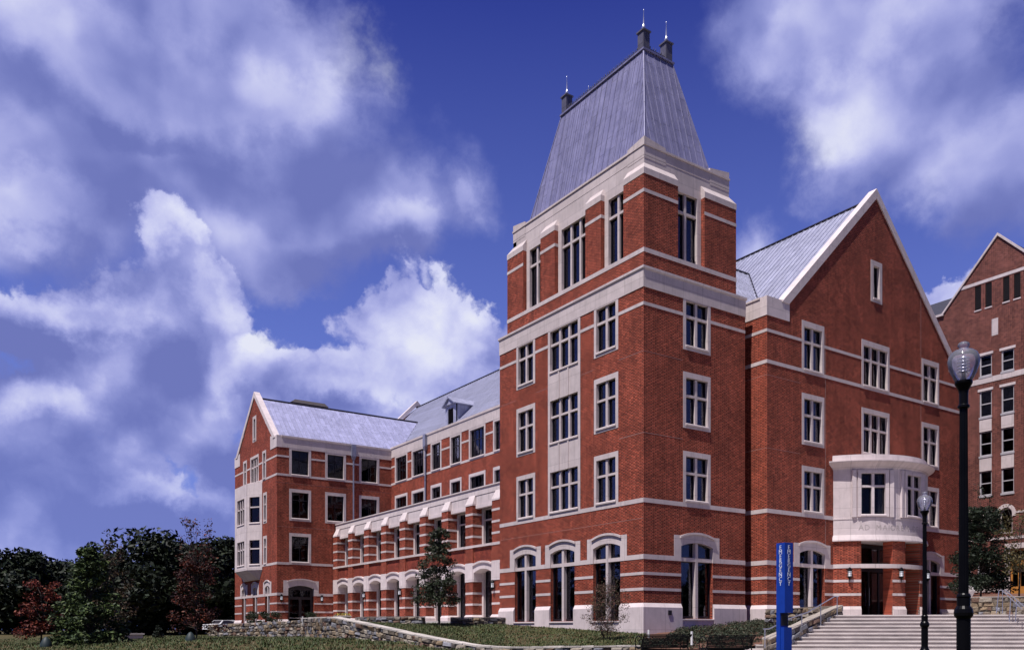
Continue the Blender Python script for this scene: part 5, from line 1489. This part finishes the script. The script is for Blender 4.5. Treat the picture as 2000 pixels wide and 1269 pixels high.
def tree(name, label, cat, base, h, trunk_h, rad, clumps, nleaf, size, cols, seed, group=None, conical=0.0, trunk_r=.12, cl_r=.35, stems=1, lean=0.0, bare=0, cz=None, up=1.0):
    r = random.Random(seed); root = thing(name, base, label, cat, group)
    lv_, lf_, lc_ = [], [], []; tb = MB()
    H = h - trunk_h
    bx, by, bz = base
    for s in range(stems):
        ang = r.uniform(0, 2 * PI); l_ = lean + (.25 if stems > 1 else 0)
        top_ = Vector((bx + math.cos(ang) * l_ * rad, by + math.sin(ang) * l_ * rad, bz + trunk_h + H * .75))
        mid_ = Vector((bx + math.cos(ang) * l_ * rad * .4 + r.uniform(-.06, .06), by + math.sin(ang) * l_ * rad * .4, bz + trunk_h * .8))
        tb.tube([(bx, by, bz - .2), mid_, mid_.lerp(top_, .5) + Vector((r.uniform(-.1, .1) * rad, r.uniform(-.1, .1) * rad, 0)), top_], [trunk_r / math.sqrt(stems), trunk_r * .8 / math.sqrt(stems), trunk_r * .45 / math.sqrt(stems), trunk_r * .12], 8)
    for k in range(clumps):
        t_ = r.random() ** (1.25 if conical else 1.0)
        a = r.uniform(0, 2 * PI)
        if conical: rr = rad * (1 - conical * t_) * r.uniform(.35, .95)
        else: rr = rad * math.sqrt(max(0.05, 1 - (2 * t_ - 1) ** 2)) * r.uniform(.3, .92)
        c = Vector((bx + rr * math.cos(a), by + rr * math.sin(a), bz + trunk_h + H * t_))
        cr_ = cl_r * rad * r.uniform(.6, 1.15) * ((1 - .55 * t_ * conical) if conical else 1)
        leaves(lv_, lf_, lc_, c, (cr_, cr_, cr_ * .62), nleaf, size, cols, r)
        st_ = Vector((bx, by, bz + trunk_h + H * max(0, t_ - .22)))
        if k % 2 == 0 or clumps < 40: tb.tube([st_, st_.lerp(c, .5) + Vector((0, 0, .05 * rad)), c], [trunk_r * .28, trunk_r * .16, trunk_r * .05], 5)
    for k in range(bare):
        a = r.uniform(0, 2 * PI); rr = rad * r.uniform(.1, .6); c = Vector((bx + rr * math.cos(a), by + rr * math.sin(a), bz + h * r.uniform(1.0, 1.22 if bare < 12 else 1.34)))
        st_ = Vector((bx, by, bz + trunk_h + H * .6)); tb.tube([st_, st_.lerp(c, .5) + Vector((0, 0, .1)), c], [trunk_r * .3, trunk_r * .16, .006], 5)
        leaves(lv_, lf_, lc_, c, (.25, .25, .3), 14, size, cols, r)
    part('trunk', tb, bark, root)
    me = MB(); me.v = lv_; me.f = lf_; me.col = lc_; me.build('crown', leafm, root, recalc=False)
    return root


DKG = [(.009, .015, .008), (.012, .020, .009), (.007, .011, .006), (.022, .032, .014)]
FOREST = 'dark trees along the left horizon'
bgt = [(-60, 120, 1085, 9, 'leftmost dark broad tree, cut by the picture edge'), (40, 112, 1072, 8, 'dark tree with twin rounded humps near the left edge'), (105, 118, 1093, 6.5, 'lower dark tree right of the twin humped tree'),
       (165, 125, 1090, 7.0, 'dark tree directly behind the leafy green conifer shaped tree'), (222, 112, 1078, 5.5, 'dark tree in the dip left of the tallest dark tree'), (292, 104, 1034, 7.6, 'tallest broad dark tree of the left tree line'),
       (368, 112, 1052, 5.2, 'dark tree behind the sparse red maple nearest the brick wing'), (428, 104, 1045, 6.0, 'dark tree touching the left edge of the brick wing'), (480, 116, 1062, 6, 'dark tree mostly hidden behind the far brick wing')]
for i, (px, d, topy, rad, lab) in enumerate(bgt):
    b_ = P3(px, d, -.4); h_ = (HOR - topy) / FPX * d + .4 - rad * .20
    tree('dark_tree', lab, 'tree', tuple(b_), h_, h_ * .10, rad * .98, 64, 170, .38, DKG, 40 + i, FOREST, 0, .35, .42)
MIDG = [(.050, .078, .024), (.034, .056, .019), (.080, .112, .032), (.022, .038, .015)]
b_ = P3(176, 46, -1.0); tree('leafy_tree', 'bright green leafy tree, broad below and tapering, on the left lawn', 'tree', tuple(b_), 5.5, .35, 2.05, 95, 100, .12, MIDG, 71, None, .78, .09, .30, 1, 0, 0)
RED = [(.12, .018, .011), (.08, .014, .010), (.17, .035, .016), (.05, .012, .010)]
DRED = [(.030, .009, .008), (.042, .011, .009), (.024, .008, .008), (.07, .018, .010)]
b_ = P3(80, 47, -1.0); tree('red_maple', 'small red leaved maple left of the bright green tree', 'tree', tuple(b_), 3.6, .7, 1.3, 48, 60, .085, RED, 72, 'red maples on the left lawn', .35, .06, .33)
b_ = P3(384, 47, -.75); tree('red_maple', 'taller dark red maple with bare twigs on top, before the rubble wall', 'tree', tuple(b_), 5.0, .8, 1.55, 70, 60, .085, DRED + [(.12, .028, .013)], 73, 'red maples on the left lawn', .45, .07, .32, 1, 0, 26)
b_ = P3(222, 52, -.95); tree('brown_tree', 'brownish thin tree just behind the bright green tree', 'tree', tuple(b_), 5.6, .8, 1.5, 50, 50, .09, [(.05, .03, .018), (.04, .035, .02), (.065, .04, .02)], 74, None, .5, .06, .3, 1, 0, 6)
b_ = P3(858, 51, .42); tree('lawn_tree', 'slim dark evergreen tree on the lawn before the arcade', 'tree', tuple(b_), 5.5, 1.2, 1.7, 125, 70, .080, [(.030, .042, .022), (.04, .055, .026), (.022, .032, .018), (.05, .05, .03)], 75, None, .68, .075, .27, 1, 0, 0)
b_ = P3(1186, 40.5, -.42); tree('leafy_shrub', 'brownish green multi stemmed shrub by the tower corner', 'shrub', tuple(b_), 2.5, .30, 1.15, 70, 75, .036, [(.075, .055, .033), (.11, .060, .04), (.06, .06, .03), (.13, .055, .045)], 76, None, 0, .05, .34, 6, .3, 10)
b_ = P3(1914, 49, 1.55); tree('small_tree', 'small dark green tree above the rubble wall, right of the tall lamp post', 'tree', tuple(b_), 5.4, .8, 1.6, 110, 130, .09, [(.014, .023, .012), (.02, .03, .014), (.010, .016, .010)], 77, None, .4, .07, .36, 1, .1, 4)
b_ = P3(1990, 47.5, 1.6); tree('small_tree', 'olive brown leaved small tree before the orange door', 'tree', tuple(b_), 4.6, 1.6, 1.35, 34, 60, .08, [(.08, .065, .025), (.10, .08, .03), (.06, .055, .025)], 78, None, .25, .06, .36, 1, .1, 6)
HED = 'dark clipped shrubs by the far wing'
for i, (px, lab) in enumerate(((494, 'dark round shrub at the left end of the row below the far wing'), (513, 'middle dark shrub of the row below the far wing'), (534, 'dark shrub at the right end of the row, beside the wing corner'))):
    b_ = P3(px, 78, .4); tree('round_shrub', lab, 'shrub', tuple(b_), 1.15, .05, .75, 16, 90, .07, [(.02, .03, .014), (.028, .04, .018)], 90 + i, HED, 0, .05, .5)
b_ = P3(609, 80, .6); tree('round_shrub', 'small dark shrub right of the far wing door', 'shrub', tuple(b_), .9, .05, .8, 14, 80, .07, [(.02, .03, .014)], 95, None, 0, .05, .5)
b_ = P3(311, 55, -.9); tree('cone_shrub', 'small dark cone shaped shrub alone on the left lawn', 'shrub', tuple(b_), 1.15, .05, .5, 26, 60, .05, [(.018, .026, .016)], 96, None, .7, .04, .45)
# unseen wood added behind the viewer so the lower panes mirror something dark
gv, gf, gc = [], [], []; r = random.Random(11)
for k in range(46):
    if k < 23: x, y = 18 + k * 3.2 + r.uniform(-2, 2), -62 - k * .6 + r.uniform(-4, 4)
    else: x, y = -70 + r.uniform(-4, 4), 12 + (k - 23) * 5.2
    hh = r.uniform(9, 14)
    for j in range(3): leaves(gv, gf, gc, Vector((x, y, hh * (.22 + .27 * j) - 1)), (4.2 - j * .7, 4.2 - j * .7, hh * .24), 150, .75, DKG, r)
wd = MB(); wd.v = gv; wd.f = gf; wd.col = gc; tag(wd.build('added_wood', leafm, None, recalc=False), 'unseen dark wood added for the reflections in the lower windows', 'wood', kind='stuff')
# ground cover in the bed, grass tufts on the lawns
gv, gf, gc = [], [], []; r = random.Random(5)
for _ in range(1500):
    u, v = r.random(), r.random() ** 1.0
    p = interp(BF, u).lerp(interp(BK, u), v)
    if u < .12 and v > .35: continue
    if v < .25 and r.random() < .6: continue
    hgt_ = r.uniform(.05, .16)
    leaves(gv, gf, gc, Vector((p.x, p.y, p.z + hgt_ * .7)), (.22, .22, hgt_), 34, .05, [(.035, .050, .028), (.048, .062, .034), (.026, .036, .022), (.065, .055, .035)], r, .7)
gcv = MB(); gcv.v = gv; gcv.f = gf; gcv.col = gc; tag(gcv.build('ground_cover', leafm, None, recalc=False), 'low dark green ground cover filling the bed beside the steps', 'ground cover', kind='stuff')
gv, gf, gc = [], [], []
def tuft(p, s, n, cols):
    for _ in range(n):
        a = r.uniform(0, 2 * PI); w_ = .012 * s * 2; dx_, dy_ = math.cos(a), math.sin(a); l_ = r.uniform(.05, .12) * s; b_ = Vector((p.x + r.uniform(-.14, .14), p.y + r.uniform(-.14, .14), p.z - .01)); o = len(gv)
        gv.extend([b_ - Vector((dy_, -dx_, 0)) * w_, b_ + Vector((dy_, -dx_, 0)) * w_, b_ + Vector((dx_ * l_ * .6, dy_ * l_ * .6, l_))]); gf.append((o, o + 1, o + 2)); c = r.choice(cols); k = r.uniform(.7, 1.3); gc.append((c[0] * k, c[1] * k, c[2] * k))
GR = [(.055, .088, .024), (.07, .09, .03), (.125, .112, .05), (.04, .064, .02)]
for _ in range(5200):
    u, v = r.uniform(.24, 1), r.random()
    tuft(interp(WT, u).lerp(interp(FT, u), v), 1.0, 7, GR)
for _ in range(11000):
    px = r.uniform(0, 1000); d = 34 + 41 * r.random() ** 1.1; p = P3(px, d, 0)
    if px > 560 + (75 - d) * 14: continue
    p.z = gz(p.x, p.y); tuft(p, 1.1, 7, GR)
gt_ = MB(); gt_.v = gv; gt_.f = gf; gt_.col = gc; tag(gt_.build('grass', leafm, None, recalc=False), 'short patchy grass over the lawns', 'grass', kind='stuff')

# ================================================================== STREET FURNITURE
def lamp_post():
    T = 5.0   # globe top above the base
    root = thing('lamp_post', (0, 0, 0), 'x', 'lamp post', 'black lamp posts with acorn globes')
    m_ = MB()
    prof = [(.24, 0), (.24, .10), (.20, .14), (.19, .40), (.165, .46), (.15, .52), (.165, .58), (.16, .63), (.105, .70), (.088, .76), (.088, 1.28), (.117, 1.32), (.122, 1.36), (.112, 1.41), (.084, 1.45), (.084, 1.56), (.092, 1.575), (.085, 1.60), (.072, 1.62)]
    m_.lathe(prof, 0, 0, 20)
    bs = part('base', m_, blackm, root)
    m_ = MB(); seg = 32; rings = [(.062, 1.6), (.050, T - .9)]
    vs = []
    for (r_, z) in rings:
        for k in range(seg): rr = r_ * (1 if k % 2 else .88); vs.append((rr * math.cos(2 * PI * k / seg), rr * math.sin(2 * PI * k / seg), z))
    m_.add(vs, [(k, (k + 1) % seg, seg + (k + 1) % seg, seg + k) for k in range(seg)])
    part('shaft', m_, blackm, root)
    m_ = MB(); m_.lathe([(.056, T - .9), (.075, T - .885), (.075, T - .86), (.057, T - .84), (.057, T - .70), (.062, T - .66), (.085, T - .61), (.108, T - .57), (.112, T - .55), (.108, T - .53), (.06, T - .52)], 0, 0, 20)
    part('fitter', m_, blackm, root, False)
    m_ = MB(); m_.lathe([(.098, T - .53), (.12, T - .50), (.160, T - .42), (.19, T - .33), (.20, T - .27), (.192, T - .21), (.165, T - .155), (.125, T - .125), (.085, T - .112), (.060, T - .095), (.052, T - .085), (.068, T - .065), (.074, T - .045), (.066, T - .022), (.04, T - .006), (.004, T)], 0, 0, 28, cap=False)
    part('globe', m_, globe, root, True)
    m_ = MB()
    for i in range(5): z = T - .42 + i * .045; m_.lathe([(.03, z), (.078, z + .006), (.078, z + .014), (.03, z + .03)], 0, 0, 18)
    m_.lathe([(.03, T - .53), (.03, T - .2), (.01, T - .19)], 0, 0, 10)
    part('louvre_stack', m_, chrome, root, True)
    return root


lp = lamp_post(); p = P3(1882, 11.5, 0); lp.location = (p.x, p.y, 3.87 - 5.0)
lp['label'] = 'tallest looking lamp post, nearest the camera, crossing the right building wall'
p = P3(1806, 23.4, 0); dup(lp, (p.x, p.y, 3.78 - 5.0), 'smaller looking lamp post in front of the round entrance bay')
p = P3(418, 112, 0); dup(lp, (p.x, p.y, 3.9 - 5.0), 'tiny distant lamp post before the dark trees, left of the brick wing')

# emergency phone tower
EP = P3(1532.5, 22, -1.15); tw = thing('emergency_phone', tuple(EP), 'tall blue emergency phone pillar with white vertical lettering, left of the steps', 'emergency phone')
# pillar square .28, one corner towards the camera
vd = Vector((EP.x - CAM[0], EP.y - CAM[1])).normalized(); ya_ = math.atan2(-vd.y, -vd.x)   # direction to camera
c_, s_ = math.cos(ya_ - PI / 4 + .02), math.sin(ya_ - PI / 4 + .02)
XL = Vector((c_, s_)); YL = Vector((-s_, c_)); hwid = .145
def ep(x, y, z): v = Vector((EP.x, EP.y)) + XL * x + YL * y; return (v.x, v.y, z)
def epbox(mb, x0, y0, z0, x1, y1, z1): mb.add([ep(x0, y0, z0), ep(x1, y0, z0), ep(x1, y1, z0), ep(x0, y1, z0), ep(x0, y0, z1), ep(x1, y0, z1), ep(x1, y1, z1), ep(x0, y1, z1)], [(0, 3, 2, 1), (4, 5, 6, 7), (0, 1, 5, 4), (1, 2, 6, 5), (2, 3, 7, 6), (3, 0, 4, 7)])
ztop = (HOR - 1060) / FPX * 22; zn1 = (HOR - 1196) / FPX * 22; zn0 = (HOR - 1224) / FPX * 22
# faces towards the camera: +x face and +y face; which one is on the right?
rx = XL.x * RT[0] + XL.y * RT[1]
mb = MB(); h = hwid
epbox(mb, -h, -h, zn1, h, h, ztop)
if rx > 0: epbox(mb, -h, -h, -1.2, -.02, h, zn1 - .0005); epbox(mb, -.0195, -h, -1.2, h - .04, h - .02, zn0)
else: epbox(mb, -h, -h, -1.2, h, -.02, zn1 - .0005); epbox(mb, -h, -.0195, -1.2, h - .02, h - .04, zn0)
part('pillar', mb, bluep, tw)
mb = MB()
if rx > 0: epbox(mb, -.019, -.11, zn0 + .04, -.0, .11, zn1 - .03)
else: epbox(mb, -.11, -.019, zn0 + .04, .11, -.0, zn1 - .03)
part('phone_panel', mb, darkf, tw)
tx = MB()
for (ox, oy, ux, uy) in ((h + .002, 0, 0, 1), (0, h + .002, -1, 0)):
    o3 = ep(ox, oy, 0); U = XL * ux + YL * uy; N_ = (XL if ox else YL)
    if (U.x * RT[0] + U.y * RT[1]) < 0: U = -U
    pl_ = PL(o3[0], o3[1], U.x, U.y, N_.x, N_.y)
    for i, ch in enumerate('EMERGENCY'): text_mesh(tx, ch, pl_, 0.0, ztop - .17 - i * .116, .155, 0.0, .004)
split_l = part('lettering', tx, whitep, tw)

# benches
def bench():
    root = thing('park_bench', (0, 0, 0), 'x', 'bench', 'black slatted steel benches')
    L_ = 1.9
    prof = [(-.08, .44), (0.0, .425), (.12, .42), (.24, .42), (.36, .43), (.42, .45)]
    m_ = MB()
    for i, (y, z) in enumerate(prof): m_.box(-L_ / 2, -y - .03, z - .01, L_ / 2, -y + .03, z + .01)
    part('seat', m_, blackm, root)
    m_ = MB()
    for i in range(9):
        t_ = i / 8; y = .10 + .06 * t_ + .14 * t_ ** 3; z = .46 + .42 * t_
        m_.box(-L_ / 2 - .04 * t_, y - .008, z - .021, L_ / 2 + .04 * t_, y + .008, z + .021)
    part('backrest', m_, blackm, root)
    for s in (-1, 1):
        m_ = MB(); x = s * (L_ / 2 + .01)
        m_.tube([(x, -.40, 0), (x, -.36, .25), (x, -.34, .43), (x, .08, .44), (x, .12, .55), (x + s * .02, .19, .75), (x + s * .04, .31, .90)], .022, 6)
        m_.tube([(x, .10, .44), (x, .22, .2), (x, .26, 0)], .022, 6)
        pts = [(x, -.13 + .235 * math.cos(2 * PI * k / 20), .62 + .225 * math.sin(2 * PI * k / 20)) for k in range(21)]
        m_.tube(pts, .02, 6)
        part('end_frame', m_, blackm, root)
    return root


bn = bench()
ang_v = math.atan2(RT[1], RT[0])
pa_ = P3(1296, 30.5, -1.06); bn.location = pa_; bn.rotation_euler = (0, 0, ang_v + math.radians(24) + PI); bn['label'] = 'black slatted bench below the tower corner, left of the two'
pb_ = P3(1421, 30.2, -1.09); dup(bn, pb_, 'black slatted bench nearest the blue phone pillar, right of the two', ang_v + math.radians(24) + PI)

# handrails
def rail(label, pts, posts, r_=.022):
    root = thing('handrail', tuple(pts[0]), label, 'handrail', 'steel handrails of the entrance steps')
    m_ = MB(); m_.tube(pts, r_, 8); part('rail', m_, steel, root)
    for a, b in posts: m_ = MB(); m_.tube([a, b], .02, 8); part('post', m_, steel, root)


HL = [P3(1638, 36.9, 1.44), P3(1630, 36.8, 1.44), P3(1578, 35.3, .73), P3(1540, 34.4, .44), P3(1503, 33.5, .04), P3(1491, 33.2, .03)]
rail('steel handrail with four posts down the left side of the steps', HL, [(P3(1635, 36.9, 1.44), P3(1635, 36.9, .62)), (P3(1603, 36.0, 1.06), P3(1603, 36.0, .1)), (P3(1566, 35.0, .63), P3(1566, 35.0, -.15)), (P3(1494, 33.2, .03), P3(1494, 33.2, -.7))])
for i, dxp in enumerate((0, 1)):
    q = dxp * 12
    rail('steel handrail at the far right of the steps, ' + ('left one of the pair' if i == 0 else 'right one of the pair'), [P3(1946 + q, 36.2, .7), P3(1951 + q * .6, 36.2, 1.66), P3(1956 + q * .6, 36.0, 1.68), P3(1996 + q * .8, 34.4, .84)], [(P3(1974 + q, 35.3, 1.25), P3(1971 + q, 35.3, .22))], .02)

# small things
def stake(px, py0, py1, d, lab):
    m_ = MB(); a = P3(px, d, (HOR - py1) / FPX * d - .1); m_.box(a.x - .03, a.y - .03, a.z, a.x + .03, a.y + .03, (HOR - py0) / FPX * d)
    tag(m_.build('marker_stake', plastic), lab, 'stake', 'white marker stakes')


stake(1267, 1229, 1240, 35.5, 'short white stake behind the left bench, below the tower corner')
stake(1351, 1232, 1254, 34.5, 'white stake standing between the two benches')
stake(591, 1203, 1216, 51, 'white stake on the rubble wall before the far wing door')


def planter(px, d, z, lab, rr=.45, fl=(.55, .45, .08)):
    b_ = P3(px, d, z); root = thing('planter_bowl', tuple(b_), lab, 'planter', 'flower planters')
    m_ = MB(); m_.lathe([(rr * .45, z), (rr * .5, z + .04), (rr * .9, z + .28), (rr, z + .36), (rr * .92, z + .38), (rr * .85, z + .33), (.01, z + .33)], b_.x, b_.y, 20); part('bowl', m_, conc, root, False)
    v_, f_, c_ = [], [], []; rr_ = random.Random(int(px)); leaves(v_, f_, c_, Vector((b_.x, b_.y, z + .42)), (rr * .85, rr * .85, .2), 260, .06, [(.06, .09, .03), fl, fl, (.05, .07, .03)], rr_)
    m_ = MB(); m_.v = v_; m_.f = f_; m_.col = c_; m_.build('flowers', leafm, root, recalc=False)


planter(669, 62, .62, 'wide stone bowl of yellow flowers before the arcade', .7)
planter(1893, 45.8, 1.72, 'clay pot of white flowers on the wall behind the nearest lamp post', .28, (.6, .55, .55))
for px, d, z, lab in ((90, 44, -1.1, 'dark teal watering bag at the foot of the small red maple'), (372, 45, -.85, 'dark teal watering bag at the foot of the taller red maple')):
    b_ = P3(px, d, z); m_ = MB(); m_.lathe([(.26, z), (.30, z + .12), (.27, z + .4), (.16, z + .62), (.07, z + .72), (.02, z + .74)], b_.x, b_.y, 14)
    tag(m_.build('watering_bag', blueplant, None, True), lab, 'watering bag', 'watering bags at the young trees')
m_ = MB(); a = P3(262, 62, -.35); m_.box(a.x - .55, a.y - .25, a.z - .35, a.x + .55, a.y + .25, a.z); m_.box(a.x - .65, a.y - .33, a.z, a.x + .65, a.y + .33, a.z + .1); tag(m_.build('stone_block', conc), 'low pale stone block on the lawn right of the bright green tree', 'stone block')


def car(px, d, z, lab, col, rz):
    b_ = P3(px, d, z); root = thing('parked_car', (0, 0, 0), lab, 'car', 'cars parked beyond the wall')
    m_ = MB(); sec = [(-2.2, .35, .75), (-2.15, .30, .95), (-1.3, .28, 1.0), (-.7, .28, 1.42), (.9, .28, 1.45), (1.7, .28, 1.0), (2.2, .35, .85)]
    outl = [(x, t) for x, _, t in sec] + [(2.25, .4), (-2.25, .4)]
    k = len(outl)
    def w_at(zz): return .88 if zz <= 1.01 else .68
    vs = [(x, -w_at(z_), z_) for x, z_ in outl] + [(x, w_at(z_), z_) for x, z_ in outl]
    m_.add(vs, [tuple(range(k)), tuple(k + i for i in reversed(range(k)))] + [(i, (i + 1) % k, k + (i + 1) % k, k + i) for i in range(k)])
    part('body', m_, col, root)
    m_ = MB()
    for s in (-1, 1): m_.add([(-1.15, s * .875, 1.03), (1.5, s * .875, 1.03), (.85, s * .705, 1.38), (-.65, s * .705, 1.38)], [(0, 1, 2, 3)])
    m_.add([(-1.28, -.7, 1.03), (-1.28, .7, 1.03), (-.75, .62, 1.40), (-.75, -.62, 1.40)], [(0, 1, 2, 3)]); m_.build('window', darkf, root, recalc=False)
    for x in (-1.4, 1.4):
        for s in (-1, 1): m_ = MB(); m_.tube([(x, s * .70, .33), (x, s * .90, .33)], .33, 16); part('wheel', m_, tyre, root)
    root.location = b_; root.rotation_euler = (0, 0, rz)


car(436, 96, -.35, 'white parked car glimpsed above the rubble wall, left of the wing', whitepaint, .5)
car(470, 98, -.35, 'white parked car half hidden behind the brick wing', whitepaint, .6)
# flagpole-like rail and light strip far left are too small to tell
